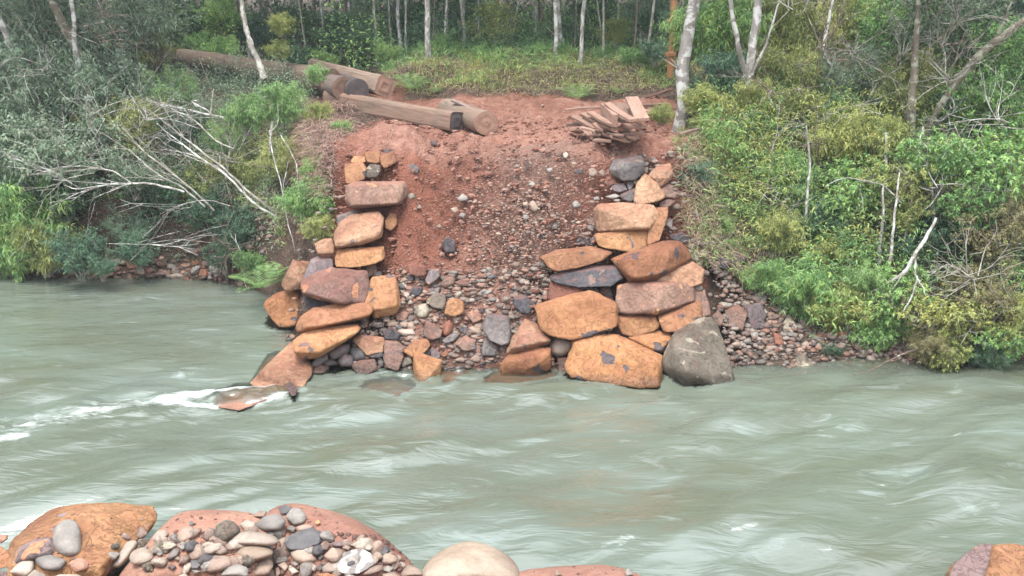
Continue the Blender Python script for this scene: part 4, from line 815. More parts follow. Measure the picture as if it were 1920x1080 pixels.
hh = math_(nt, 'ADD', math_(nt, 'MULTIPLY', noise(nt, U, 1.3, 3, .55, .8), 1.), math_(nt, 'MULTIPLY', s2, .07))
nt.links.new(bump(nt, hh, .34, .11), p.inputs['Normal'])
rf = nt.nodes.new('ShaderNodeBsdfTransparent'); rf.inputs['Color'].default_value = (.86, .88, .80, 1)
gl = N(nt, 'ShaderNodeBsdfGlossy', Roughness=.08); nt.links.new(p.inputs['Normal'].links[0].from_socket, gl.inputs['Normal'])
fr = N(nt, 'ShaderNodeFresnel', IOR=1.333); m1 = nt.nodes.new('ShaderNodeMixShader')
nt.links.new(fr.outputs[0], m1.inputs[0]); nt.links.new(rf.outputs[0], m1.inputs[1]); nt.links.new(gl.outputs[0], m1.inputs[2])
m2 = nt.nodes.new('ShaderNodeMixShader'); nt.links.new(math_(nt, 'MAXIMUM', attrn('opacity'), ff), m2.inputs[0]); nt.links.new(m1.outputs[0], m2.inputs[1]); nt.links.new(p.outputs[0], m2.inputs[2])
nt.links.new(m2.outputs[0], out.inputs[0])
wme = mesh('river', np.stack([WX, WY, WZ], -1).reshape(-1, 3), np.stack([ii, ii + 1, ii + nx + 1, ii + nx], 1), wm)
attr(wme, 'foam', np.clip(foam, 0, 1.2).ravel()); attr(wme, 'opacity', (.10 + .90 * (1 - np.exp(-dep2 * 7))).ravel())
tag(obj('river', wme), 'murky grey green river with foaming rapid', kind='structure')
# ---------------------------------------------------------------- logs, beams and planks
def frame(a, b):
    t = Vector(b) - Vector(a); return Matrix.Translation(Vector(a)) @ t.to_track_quat('Z', 'Y').to_matrix().to_4x4(), t.length
def log_(a, b, r, mat, label, name='log', squar=0, endmat='end', taper=1., rnd=0, group='logs lying at the edge of the track', cut=0.):
    M, L = frame(a, b); o = empty(name, a, label, 'log' if name == 'log' else 'beam', group); o.rotation_euler = M.to_euler()
    n, sd_ = 26, 28; th = np.arange(sd_) / sd_ * 2 * math.pi; zz = np.linspace(0, L, n)
    prof = np.ones(sd_)
    if squar: prof = 1 / np.maximum(np.maximum(abs(np.cos(th + rnd)), abs(np.sin(th + rnd))), .80) * .86
    T, Z_ = np.meshgrid(th, zz); rr = r * (taper + (1 - taper) * Z_ / L) * prof[None] * (1 + .035 * vn(np.cos(T) * 1.5, np.sin(T) * 1.5, Z_ * 1.2, int(L * 100)) + .012 * vn(np.cos(T) * 6, np.sin(T) * 6, Z_ * 3, 5))
    V = np.stack([rr * np.cos(T), rr * np.sin(T), Z_ + cut * rr * np.cos(T) * (Z_ / L)], -1).reshape(-1, 3)
    i = np.arange(n - 1)[:, None] * sd_; j = np.arange(sd_)[None]; k = (j + 1) % sd_
    F = np.stack([i + j, i + k, i + sd_ + k, i + sd_ + j], -1).reshape(-1, 4)
    obj('bark' if not squar else 'hewn_faces', mesh('bark', V, F, MW[mat], not squar), o)
    for base in (0, n - 1):
        ring = V[base * sd_:(base + 1) * sd_]; c = ring.mean(0); rings = [ring]; 
        for q in (.75, .45, .15): rings.append(c + (ring - c) * q + np.array([0, 0, rng.uniform(-.012, .012)]))
        W = np.concatenate(rings + [c[None]]); ff = []
        for q in range(3): ff.append(np.stack([q * sd_ + j[0], q * sd_ + k[0], (q + 1) * sd_ + k[0], (q + 1) * sd_ + j[0]], 1))
        tri = np.stack([3 * sd_ + j[0], 3 * sd_ + k[0], np.full(sd_, 4 * sd_)], 1)
        obj('cut_end', mesh('cut_end', W, [np.concatenate(ff), tri], MW[endmat], False), o)
    return o
log_(atY(316, 104, 25.6), atY(622, 152, 20.9), .28, 'log', 'very long pale peeled log reaching far back to the left', taper=.85)
log_(atY(560, 146, 23.5), atY(644, 166, 20.1), .26, 'old', 'dark round log whose sawn end shows pale marks, left of the black one')
log_(atY(600, 146, 23.5), atY(671, 169, 20.0), .25, 'black', 'black log end between the round log and the brown one', endmat='black')
log_(atY(590, 128, 24), atY(722, 163, 20.2), .25, 'log', 'brown log with chipped end, rightmost on the log stack', squar=1, rnd=.4)
log_(atY(560, 139, 25), atY(662, 143, 22.6), .20, 'log', 'pale log lying flat on the back of the log stack', squar=1, rnd=.7)
log_(atY(618, 186, 20.6), atY(857, 229, 17.9), .23, 'beam', 'long squared beam with black end lying across the mud', 'beam', squar=1, rnd=.12, endmat='black')
log_(atY(838, 205, 19.4), atY(912, 231, 17.5), .235, 'log', 'short brown log with hewn end beside the squared beam', cut=.25)
def plank(a, b, wd, th, label, roll=0., mat='sawn', group='sawn planks heaped beside the track', name='plank'):
    M, L = frame(a, b); Q = (Vector(b) - Vector(a)).normalized()
    bm = bmesh.new(); bmesh.ops.create_cube(bm, size=1)
    for v in bm.verts: v.co = Vector((v.co.x * wd, v.co.y * th, (v.co.z + .5) * L))
    bmesh.ops.bevel(bm, geom=bm.edges[:], offset=.004, segments=1, affect='EDGES')
    bmesh.ops.subdivide_edges(bm, edges=[e for e in bm.edges if e.calc_length() > L * .8], cuts=6)
    k = rng.uniform(-.012, .012)
    for v in bm.verts: v.co.y += k * math.sin(v.co.z / L * 3.14) * 2
    me = bpy.data.meshes.new('plank'); bm.to_mesh(me); bm.free(); me.materials.append(MW[mat])
    o = obj(name, me, loc=a)
    # flat side up: local y -> up
    zax = Q; yax = Vector((0, 0, 1)); xax = yax.cross(zax).normalized(); yax = zax.cross(xax)
    o.rotation_euler = (Matrix((xax, yax, zax)).transposed() @ Matrix.Rotation(roll, 3, 'Z')).to_euler()
    return tag(o, label, 'plank', group)
PK = [((240,398),(740,372),.12,.04,.18,.18,'long thin plank pointing left behind the plank heap',0), ((712,325),(1000,515),.13,.05,.58,.50,'plank with grey end lying across the top middle of the heap',.1),
 ((985,262),(1105,505),.24,.055,.66,.5,'widest plank tilted on the top right of the heap',.05), ((665,390),(800,520),.10,.22,.42,.4,'thick squared block standing in the middle of the heap',.0),
 ((880,330),(900,520),.42,.05,.48,.36,'broad plank under the two top ones of the heap',0), ((450,440),(770,595),.14,.05,.3,.24,'plank fanned out left, upper long one',.15),
 ((335,470),(640,630),.14,.045,.2,.14,'plank fanned out left, lower long one',.2), ((520,425),(790,565),.13,.05,.38,.33,'plank fanned out left beside the squared block',.1),
 ((580,550),(700,625),.15,.05,.24,.16,'short stub below the fanned planks',.1), ((250,560),(410,560),.12,.06,.05,.05,'short board end at the far left of the heap',0),
 ((310,600),(490,680),.13,.04,.05,.02,'board lying flat in the mud at the left front',0), ((420,590),(545,695),.12,.04,.1,.03,'board leaning on the mud at the left front',.2),
 ((690,660),(880,712),.13,.045,.1,.08,'red brown board low in the front of the heap',.1), ((550,650),(660,670),.10,.05,.08,.08,'stub of a board low at the left front',0),
 ((560,735),(770,748),.16,.04,.01,.01,'board lying alone in front of the heap',0), ((880,672),(1100,662),.12,.06,.12,.12,'orange brown board under the dark hollow of the heap',0),
 ((1080,352),(1350,338),.12,.06,.3,.3,'straight plank running right behind the heap',0), ((1090,385),(1290,430),.16,.04,.36,.3,'pale plank right of the widest one, upper',0),
 ((1110,440),(1330,475),.2,.04,.3,.22,'pale plank right of the widest one, lower',0), ((1080,258),(1420,165),.14,.05,.12,.45,'plank slanting up to the big pale tree trunk',.1),
 ((925,635),(1005,568),.10,.05,.14,.2,'dark stub in the hollow of the heap',0), ((770,612),(950,600),.14,.05,.22,.22,'dark plank end in the hollow of the heap',0), ((520,640),(540,725),.05,.04,.1,.0,'thin stick of wood at the left front of the heap',0),
 ((900,560),(1130,590),.2,.05,.3,.3,'dark board inside the heap',0), ((800,700),(1000,735),.2,.05,.05,.03,'dark board at the bottom of the heap',0)]
for i in range(13):
    x_, y_ = rng.uniform(300, 1000), rng.uniform(430, 700); an = rng.uniform(.25, .8) * rng.choice([1, 1, 1, -.5]); L_ = rng.uniform(120, 330)
    PK.append(((x_, y_), (x_ + L_ * math.cos(an), y_ + L_ * math.sin(an) * .45), rng.uniform(.10, .17), rng.uniform(.035, .055), rng.uniform(.0, .3), rng.uniform(.0, .2), 'odd plank end buried among the others of the heap', rng.uniform(-.2, .3)))
for a, b, wd, th, h1, h2, l, ro in PK:
    (a,), (b,) = zp(11, [a]), zp(11, [b])
    plank(atZ(*a, 3.09 + h1), atZ(*b, 3.09 + h2), wd, th, l, ro)
plank(atY(848, 188, 18.7), atY(882, 203, 18.2), .09, .04, 'small splinter board lying on the short brown log', .1, 'old', 'loose boards near the logs')
plank(atZ(606, 222, 3.15), atZ(628, 206, 3.3), .12, .05, 'yellowish board end under the log stack', 0, 'sawn', 'loose boards near the logs')
plank(atZ(1320, 228, 3.3), atZ(1388, 218, 3.35), .08, .04, 'reddish board lying in the brush right of the pale tree', 0, 'sawn', 'loose boards near the logs')
plank(atZ(1275, 252, 3.15), atZ(1330, 240, 3.2), .1, .04, 'grey board half hidden in dry grass right of the plank heap', 0, 'old', 'loose boards near the logs')
# wooden post with two cross boards
pb = G(1257, 122); pt = empty('post', tuple(atY(1257, 130, 21.5)), 'orange brown squared post with short cross boards behind the pale tree', 'post')
bm = bmesh.new(); bmesh.ops.create_cube(bm, size=1)
for v in bm.verts: v.co = Vector((v.co.x * .13, v.co.y * .13, (v.co.z + .5) * 1.75 - .2))
bmesh.ops.bevel(bm, geom=bm.edges[:], offset=.012, segments=2, affect='EDGES'); me = bpy.data.meshes.new('shaft'); bm.to_mesh(me); bm.free(); me.materials.append(MW['post']); obj('shaft', me, pt)
for zc in (1.1, .35):
    bm = bmesh.new(); bmesh.ops.create_cube(bm, size=1)
    for v in bm.verts: v.co = Vector((v.co.x * .26 - .03, v.co.y * .04 - .087, v.co.z * .09 + zc))
    bmesh.ops.bevel(bm, geom=bm.edges[:], offset=.006, segments=1, affect='EDGES'); me = bpy.data.meshes.new('cross_board'); bm.to_mesh(me); bm.free(); me.materials.append(MW['post']); obj('cross_board', me, pt)
# ---------------------------------------------------------------- foliage
def leaves(P, D, L, W, fold=.25, curl=.25, r=None):
    """leaf strips: two quads each, base P, direction D"""
    r = r or rng; n = len(P); D = D / (np.linalg.norm(D, axis=1)[:, None] + 1e-9)
    u = r.normal(size=(n, 3)); u[:, 2] *= .35
    S = np.cross(D, np.array([0, 0, 1.]) + u * .6); S /= np.linalg.norm(S, axis=1)[:, None] + 1e-9; Nn = np.cross(S, D)
    L = L * r.uniform(.65, 1.25, (n, 1)); W = W * r.uniform(.7, 1.2, (n, 1))
    mid = P + D * L * .5; tip = P + D * L - Nn * L * curl - np.array([0, 0, 1.]) * L * curl * .5
    a = mid + S * W * .5 + Nn * W * fold; b = mid - S * W * .5 + Nn * W * fold
    V = np.stack([P, a, tip, b], 1).reshape(-1, 3); F = np.arange(n * 4).reshape(n, 4); return V, F
def shrub_mesh(kind, seed):
    r = np.random.default_rng(seed)
    K = dict(  # twigs, leaves per twig, leaf length, width, droop, twig length, up bias
     broad=(400, 16, .085, .034, .25, .42, .35), lance=(360, 20, .15, .025, .8, .5, .55), small=(420, 22, .065, .032, .2, .38, .3),
     rosette=(300, 12, .125, .045, -.1, .30, .5), willow=(400, 18, .095, .021, .4, .45, .5), crown=(330, 15, .17, .07, .3, .45, .2), feather=(360, 26, .085, .010, .5, .42, .6))[kind]
    nt_, nl, L, W, dr, tl, ub = K
    # branches from the base outward, twigs off them
    br = []; nb = 13
    T0 = []; TD = []
    for i in range(nb):
        th = i * 2.4 + r.uniform(-.4, .4); el = r.uniform(.1, 1.) ** .8
        tip = np.array([math.cos(th) * math.sqrt(1 - el * el * .85), math.sin(th) * math.sqrt(1 - el * el * .85), -.1 + el * 1.0]) * r.uniform(.65, 1.)
        base = np.array([r.normal(0, .06), r.normal(0, .06), -.85])
        midp = base * .45 + tip * .4 + r.normal(0, .1, 3); pts = curve_pts([base, midp, tip], 9); br.append((pts, np.linspace(.022, .005, 9) * r.uniform(.6, 1.2)))
        k = nt_ // nb
        for t in r.uniform(.3, 1., k) ** .7:
            q = pts[min(int(t * 8), 8)]; d_ = r.normal(size=3); d_[2] = abs(d_[2]) * .5 + ub; d_ = d_ / np.linalg.norm(d_) + (q / (np.linalg.norm(q) + .2)) * .5
            T0.append(q + r.normal(0, .07, 3)); TD.append(d_ / np.linalg.norm(d_))
    T0 = np.array(T0); TD = np.array(TD); n = len(T0); tlen = tl * r.uniform(.5, 1.15, n)
    P = []; D = []
    s = (np.arange(nl) + .5) / nl
    for i in range(n):
        tt = s + r.uniform(-.03, .03, nl); pos = T0[i] + TD[i] * (tt * tlen[i])[:, None] + np.array([0, 0, -1.]) * (dr * .35 * tt ** 2 * tlen[i])[:, None]
        side = r.normal(size=(nl, 3)); side -= (side @ TD[i])[:, None] * TD[i]; side /= np.linalg.norm(side, axis=1)[:, None]
        if kind == 'rosette': pos = T0[i] + TD[i] * (tlen[i] * (.7 + .3 * tt))[:, None]
        P.append(pos); D.append(TD[i] * .6 + side * 1.0 + np.array([0, 0, -dr * .8]))
        if i % 3 == 0: br.append((np.array([T0[i], T0[i] + TD[i] * tlen[i] * .6, pos[-1]]), np.array([.006, .004, .002])))
    V, F = leaves(np.concatenate(P), np.concatenate(D), L, W, r=r)
    TV, TF = tubes(br, 4)
    return (V, F), (TV, TF)
_sh = {}
def shrub_parts(kind, var, leafm, barkm):
    k = (kind, var, leafm, barkm)
    if k not in _sh:
        g_ = (kind, var)
        if g_ not in _sh: _sh[g_] = shrub_mesh(kind, hash(kind) % 7 * 0 + var * 31 + len(kind) * 7 + ord(kind[0]))
        (V, F), (TV, TF) = _sh[g_]
        _sh[k] = (mesh('foliage', V, F, ML[leafm], False), mesh('stem', TV, TF, MB[barkm]))
    return _sh[k]
NV = 0
def shrub(px, py, rpx, kind, leafm, label, Y=None, hz=1., barkm='grey', name='shrub', cat='shrub', group=None, rx=1., Yoff=0., lean=0.):
    """px,py = centre of the foliage in the photo, rpx = its radius there"""
    global NV; NV += 1
    p = G(px, py + rpx * hz * .55) if Y is None else atY(px, py, Y)
    Yc = p[1] + .15 if Y is None else min(Y, G(px, py + rpx * .45)[1] + .1); c = atY(px, py, Yc); S = 1.3 * rpx / FP * depth(c)
    gz = float(terrain(c[0], c[1])); 
    o = empty(name, (c[0], c[1], c[2] - .85 * S * hz), label, cat, group, 0)
    fm, sm = shrub_parts(kind, NV % 3, leafm, barkm); rz = rng.uniform(0, 6.28)
    for n_, me in (('foliage', fm), ('stem', sm)):
        q = obj(n_, me, o, (0, 0, .85 * S * hz)); q.scale = (S * rx, S * .9, S * hz); q.rotation_euler = (rng.uniform(-.12, .12), lean, 0)
        if n_ == 'foliage': e = q.rotation_euler[:]
        else: q.rotation_euler = e
    return o
LBG = 'shrubs of the left bank'; RBG = 'shrubs of the right bank'; UG = 'bushes along the forest edge'
# left bank, back to front
LS = [
 (30, 60, 120, 'willow', 'grey', 'tall greyish tree crown filling the upper left corner', 22), (200, 70, 105, 'willow', 'grey', 'greyish leafy crown behind the white leaning stem at upper left', 23),
 (285, 40, 80, 'small', 'grey', 'grey green bush at the top edge above the long pale log', 26), (350, 60, 60, 'small', 'dark', 'dark bush right of the brown leaning trunk at the top', 28),
 (60, 190, 115, 'willow', 'grey', 'large grey green bush below the upper left corner', 19.5), (190, 170, 80, 'broad', 'grey', 'grey bush around the foot of the white leaning stem', 21.5), (275, 120, 52, 'small', 'olive', 'olive bush left of the tangle of dead twigs', 23.5),
 (20, 320, 110, 'broad', 'grey', 'grey broad leaved bush at the left edge over the dark hollow', 18.2), (130, 290, 95, 'broad', 'grey', 'grey bush over the dark hollow, second from the left edge', 18.4), (235, 255, 70, 'willow', 'olive', 'olive bush where the pale branches start', 19.5),
 (330, 180, 50, 'feather', 'mid', 'mid green sapling patch left of the pale fallen branch', 21), (395, 215, 42, 'feather', 'grey', 'greyish weeds among the fallen branches', 20), (60, 400, 75, 'lance', 'mid', 'hanging bamboo like plant at the left edge above the water', 17.9),
 (85, 460, 55, 'lance', 'olive', 'drooping narrow leaved plant beside the hollow at the water', 17.6), (10, 470, 60, 'lance', 'mid', 'drooping grassy shrub in the lower left corner of the bank', 17.8),
 (245, 430, 45, 'feather', 'teal', 'blue green feathery bush right of the dark hollow', 18), (300, 370, 60, 'small', 'dark', 'dark leafy bush under the long pale branch', 18.3), (395, 400, 55, 'small', 'dark', 'dark shrub in the middle of the left bank edge', 18.0),
 (455, 430, 45, 'small', 'teal', 'blue green shrub near the foot of the pale branches', 17.7), (400, 345, 55, 'willow', 'olive', 'olive brush between the fanning pale branches', 18.9), (470, 330, 45, 'willow', 'olive', 'thin olive brush right of the fanning pale branches', 18.6),
 (150, 475, 48, 'broad', 'teal', 'broad leaved branchlet overhanging the water at left', 16.9), (190, 500, 26, 'broad', 'teal', 'tip of the overhanging branchlet touching the water', 16.7), (255, 470, 38, 'small', 'teal', 'small leaved bush overhanging the bank stones', 17.2),
 (420, 480, 32, 'small', 'dark', 'dark low plant above the water right of the bank stones', 17.3), (470, 495, 30, 'small', 'mid', 'mid green low plant left of the fern by the boulders', 16.9), (580, 380, 45, 'lance', 'mid', 'grassy narrow leaved clump left of the stacked boulders', 16.4),
 (600, 430, 28, 'lance', 'olive', 'olive grassy clump right beside the left stack', 15.8), (530, 300, 45, 'willow', 'olive', 'olive scrub left of the broken whitish stump', 17.5), (590, 320, 28, 'small', 'mid', 'little green shrub below the broken whitish stump', 16.8),
 (530, 196, 42, 'lance', 'bright', 'bright green feathery bush left of the log stack', 18.5), (592, 138, 20, 'lance', 'bright', 'bright green top shoot in front of the long pale log', 18.6), (462, 215, 36, 'lance', 'bright', 'bright green bush hanging over the brush left of the logs', 18.7), (600, 215, 24, 'lance', 'yellow', 'yellow green drooping spray under the log stack', 18.3),
 (525, 45, 22, 'lance', 'yellow', 'thin yellow green sapling in front of the dark forest', 21.5), (522, 95, 20, 'lance', 'yellow', 'lower tuft of the yellow green sapling above the long log', 21.4), (340, 245, 38, 'small', 'dark', 'dark clump under the pale fallen branch', 19.4), (250, 330, 42, 'broad', 'grey', 'greyish spray in front of the fanning branches', 17.9),
 (420, 265, 40, 'feather', 'mid', 'mid green weeds above the fanning branches', 19), (640, 245, 20, 'lance', 'mid', 'grass like weeds at the edge of the red mound', 17.3), (120, 380, 40, 'small', 'dark', 'dark foliage hanging in the mouth of the hollow', 18.1),
]
for px, py, r_, k, m, l, Y in LS: shrub(px, py, r_, k, m, l, Y, group=LBG)
RS = [
 (1340, 60, 75, 'lance', 'mid', 'tall bamboo plume right behind the big pale trunk', 19), (1350, 150, 55, 'lance', 'teal', 'blue green bamboo plume right of the big pale trunk', 18.2), (1315, 190, 36, 'lance', 'yellow', 'yellow green bamboo spray at the foot of the pale trunk', 17.6), (1240, 215, 20, 'lance', 'yellow', 'yellow green grassy clump between the planks and the pale trunk', 17.4),
 (1450, 60, 80, 'lance', 'olive', 'olive bamboo mass behind the forked tree', 19.5), (1560, 50, 85, 'willow', 'olive', 'olive thicket at the top right of the forked tree', 19.5), (1680, 60, 90, 'small', 'mid', 'small leaved green thicket high on the right', 19), (1800, 50, 100, 'small', 'grey', 'greyish small leaved crown near the upper right corner', 18), (1900, 120, 90, 'small', 'mid', 'green crown at the right edge behind the mossy branch', 17),
 (1480, 150, 65, 'willow', 'olive', 'olive thicket right of the forked tree', 18), (1590, 160, 75, 'willow', 'grey', 'grey green thicket in the upper middle of the right bank', 17.8), (1710, 170, 80, 'willow', 'olive', 'olive twiggy thicket below the grey bare twigs', 17.2), (1830, 200, 85, 'small', 'mid', 'mid green thicket under the mossy leaning branch', 16.6),
 (1410, 190, 42, 'lance', 'olive', 'olive tinged bamboo behind the slim white stem', 17.3), (1500, 200, 45, 'small', 'olive', 'olive green small leaved shrub right of the slim white stem', 16.8), (1590, 265, 62, 'lance', 'yellow', 'big yellow green bamboo bush in the middle of the right bank', 16), (1530, 250, 34, 'small', 'dark', 'dark shrub left of the big yellow green bush', 16.5), (1660, 250, 36, 'lance', 'yellow', 'right part of the yellow bush with hanging tips', 16.0),
 (1340, 300, 38, 'feather', 'olive', 'olive feathery weeds right of the right stack top', 16.6), (1310, 330, 28, 'lance', 'teal', 'blue green grassy plant right of the pink topped boulder', 16), (1400, 310, 42, 'small', 'mid', 'green shrub above the bare red soil of the right bank', 16.5), (1470, 330, 45, 'lance', 'mid', 'green bamboo like shrub left of the pale leaning stem', 15.8), (1385, 255, 32, 'feather', 'teal', 'blue green feathery plant under the forked tree', 17),
 (1380, 410, 20, 'broad', 'yellow', 'lemon yellow leaved sapling over bare soil', 15.5), (1410, 400, 26, 'broad', 'bright', 'bright green shrub beside the lemon yellow sapling', 15.4), (1325, 380, 16, 'broad', 'bright', 'small bright sapling on a thin stem above the stones', 15.6),
 (1460, 430, 45, 'lance', 'olive', 'olive bamboo tuft above the shore stones', 15), (1530, 420, 50, 'lance', 'dark', 'dark bamboo in shade in the centre of the right bank', 15.3), (1600, 360, 60, 'rosette', 'mid', 'leaf rosette shrub under the big yellow bush', 15.3), (1680, 350, 55, 'rosette', 'olive', 'olive rosette leaved shrub below the arching white twigs', 15), (1760, 310, 65, 'rosette', 'mid', 'green rosette leaved shrub at the right with large leaves', 15), (1870, 320, 75, 'rosette', 'mid', 'large leaved green shrub at the right edge', 14.6),
 (1500, 540, 58, 'lance', 'mid', 'big drooping bamboo clump over the shore stones', 14.1), (1570, 580, 50, 'lance', 'olive', 'drooping bamboo clump reaching down to the water', 13.8), (1440, 520, 36, 'lance', 'mid', 'left end of the drooping bamboo fringe', 14.4), (1600, 480, 52, 'broad', 'mid', 'leafy green shrub behind the thin white stems', 14.8), (1690, 470, 55, 'small', 'dark', 'dark leafy mass behind the thin white stems', 14.9),
 (1680, 560, 60, 'rosette', 'mid', 'rosette leaved branch mass over the water, left part', 13.7), (1760, 600, 62, 'rosette', 'olive', 'rosette leaved branch mass over the water, middle part', 13.3), (1840, 560, 65, 'small', 'gold', 'ochre and grey twiggy bush over the water at right', 13.5), (1900, 610, 60, 'small', 'olive', 'olive bush in the lower right corner of the bank', 13.1), (1740, 650, 36, 'lance', 'gold', 'ochre hanging tips just above the water', 13.0),
 (1780, 440, 62, 'small', 'dark', 'dark thicket right of the broken white branch', 14.7), (1870, 440, 70, 'small', 'gold', 'ochre brown thicket at the right edge', 14.2), (1640, 640, 34, 'rosette', 'mid', 'low rosette leaved branch by the shore line', 13.4), (1850, 670, 30, 'lance', 'dark', 'dark grasses dipping in the water at the lower right', 12.9), (1700, 400, 48, 'small', 'olive', 'olive small leaved shrub above the thin white stems', 14.9), (1560, 660, 22, 'small', 'dark', 'dark little plant hanging over wet stones', 13.5), (1820, 400, 50, 'rosette', 'mid', 'rosette leaved shrub between dark thicket and right edge', 14.4),
 (1420, 350, 36, 'feather', 'dry', 'dry brown feathery weed patch on the right bank', 15.9), (1620, 530, 40, 'lance', 'bright', 'brighter green sprays among the drooping bamboo', 13.9),
]
RS += [(1335, 270, 30, 'lance', 'mid', 'green spray right beside the top of the right stack', 30), (1372, 345, 32, 'lance', 'yellow', 'yellow green spray over the dry grass right of the right stack', 30), (1350, 420, 24, 'lance', 'mid', 'small green tuft among the dark shore rocks', 30), (1430, 455, 34, 'lance', 'bright', 'fresh green bamboo tuft above the bare soil', 30),
 (1310, 245, 26, 'lance', 'olive', 'olive tuft in the dry grass under the pale trunk', 30), (1400, 520, 24, 'lance', 'mid', 'drooping grassy tuft left of the bamboo fringe', 30), (1430, 285, 36, 'lance', 'yellow', 'yellow green bamboo left of the big yellow bush', 30), (1490, 385, 44, 'lance', 'mid', 'mid green bamboo below the crooked stem', 30), (1545, 480, 42, 'lance', 'yellow', 'lighter bamboo spray in the middle of the drooping fringe', 30),
 (1650, 610, 44, 'lance', 'mid', 'green leaves hanging over the shore line', 30), (1780, 660, 40, 'rosette', 'yellow', 'yellowish leaves overhanging the water', 12.95), (1880, 650, 44, 'rosette', 'mid', 'leafy branches overhanging the water at the right edge', 12.9), (1640, 310, 44, 'lance', 'yellow', 'hanging underside of the big yellow green bush', 30), (1370, 465, 20, 'lance', 'mid', 'grassy tuft over the grey angular rock', 30)]
for px, py, r_, k, m, l, Y in RS: shrub(px, py, r_, k, m, l, Y, group=RBG)
US = [(370, 90, 32, 'lance', 'mid', 25.5), (420, 100, 30, 'lance', 'mid', 25), (330, 70, 40, 'small', 'dark', 27), (610, 115, 22, 'small', 'mid', 25.5), (690, 75, 30, 'small', 'teal', 27.5), (640, 60, 36, 'lance', 'dark', 27), (725, 100, 26, 'broad', 'mid', 25.5), (835, 85, 26, 'small', 'mid', 26),
 (925, 50, 42, 'lance', 'olive', 28), (1005, 100, 20, 'lance', 'mid', 25.5), (990, 65, 26, 'lance', 'mid', 29), (1155, 60, 26, 'lance', 'yellow', 26), (1190, 115, 30, 'small', 'mid', 23.5), (1230, 95, 26, 'broad', 'teal', 23), (1215, 30, 40, 'small', 'dark', 25), (1075, 70, 30, 'small', 'dark', 29), (1130, 105, 22, 'small', 'mid', 25),
 (760, 40, 40, 'small', 'dark', 29), (560, 50, 45, 'small', 'dark', 28), (480, 60, 40, 'small', 'dark', 27), (860, 30, 45, 'small', 'dark', 30), (1110, 20, 45, 'small', 'dark', 30), (420, 30, 45, 'small', 'mid', 27), (560, 110, 24, 'lance', 'dark', 25.5), (1280, 60, 45, 'small', 'dark', 24), (900, 100, 18, 'small', 'mid', 25.5), (670, 30, 40, 'small', 'grey', 28)]
UL = ['low bush with long arching blades left behind the long log', 'arching grassy bush right behind the long log', 'dark bush at the far left of the forest edge', 'small bush behind the log stack', 'blue green sapling between two slim trunks', 'dark spiky plant left of the slim trunks', 'broad leaved bush above the big fern', 'green bush right of the big fern',
 'bamboo plume hanging in the forest gap', 'leafy green sapling right of the bare earth patch', 'bamboo deep in the forest gap', 'yellow green hanging tuft left of the post', 'green bush left of the pale trunk at the forest edge', 'blue green broad leaved bush below the post', 'dark crown over the post', 'dark bush right of the forest gap', 'low green bush right of the small fern',
 'dark bush behind the middle slim trunks', 'dark bush behind the yellow sapling', 'dark bush behind the forked leaning trunk', 'dark foliage left of the forest gap', 'dark foliage between the two white trunks', 'mid green crown above the long log', 'dark spiky bush at the forest foot', 'dark foliage behind the big pale trunk', 'small green weed bush on the grassy bank', 'greyish foliage at the top above the log stack']
for (px, py, r_, k, m, Y), l in zip(US, UL): shrub(px, py, r_, k, m, l, Y, group=UG)
# ---------------------------------------------------------------- trees
def tree_parts(seed, H=10., barkm='pale', r0=.11, limbs=7):
    r = np.random.default_rng(seed); k = 16; z = np.linspace(0, H, k); wob = np.cumsum(r.normal(0, .055, (k, 2)), 0); wob -= wob[0]
    pts = np.stack([wob[:, 0], wob[:, 1], z - .15], 1); rad = r0 * (1 - .75 * z / H) * (1 + .25 * np.exp(-z * 3))
    paths = [(pts, rad)]
    for i in range(limbs):
        t = r.uniform(.35, .95); q = pts[int(t * (k - 1))]; a = r.uniform(0, 6.3); L = H * r.uniform(.14, .26) * (1.2 - t * .5)
        e = q + np.array([math.cos(a) * L, math.sin(a) * L, L * r.uniform(.3, .9)]); paths.append((curve_pts([q, (q + e) / 2 + [0, 0, -.1], e], 6), np.linspace(r0 * .35, .012, 6)))
    for i in range(4):
        t = r.uniform(.08, .4); q = pts[int(t * (k - 1))]; a = r.uniform(0, 6.3); L = r.uniform(.3, .9)
        paths.append((curve_pts([q, q + np.array([math.cos(a) * L, math.sin(a) * L, L * .6])], 4), np.linspace(.014, .004, 4)))
    return tubes(paths, 9, .05)
_tk = [tree_parts(50 + i) for i in range(6)]; _tm = {}
def trunkmesh(i, b):
    if (i, b) not in _tm: _tm[(i, b)] = mesh('trunk', *_tk[i], MB[b])
    return _tm[(i, b)]
NTREE = 0
def tree(px, py, wpx, label, bark='pale', leafm='dark', Y=None, H=9.5, lean=(0, 0), crown=True, group='slim trees at the forest edge', cr=2.0, kind='crown'):
    global NTREE; NTREE += 1
    p = G(px, py) if Y is None else atY(px, py, Y); gz = float(ground(p[0], p[1])); p = np.array([p[0], p[1], gz])
    r = wpx / 2 / FP * depth(p); s = r / .10
    o = empty('tree', tuple(p), label, 'tree', group); t = obj('trunk', trunkmesh(NTREE % 6, bark), o); t.scale = (s, s, H / 10); t.rotation_euler = (lean[1], lean[0], rng.uniform(0, 6.3) * 0)
    if crown:
        fm, sm = shrub_parts(kind, NTREE % 3, leafm, bark)
        c = obj('crown', fm, o, (math.sin(lean[0]) * H * .8, -math.sin(lean[1]) * H * .8, H * .80)); c.scale = (cr, cr, H * .30); c.rotation_euler = (0, 0, rng.uniform(0, 6.3))
    return o
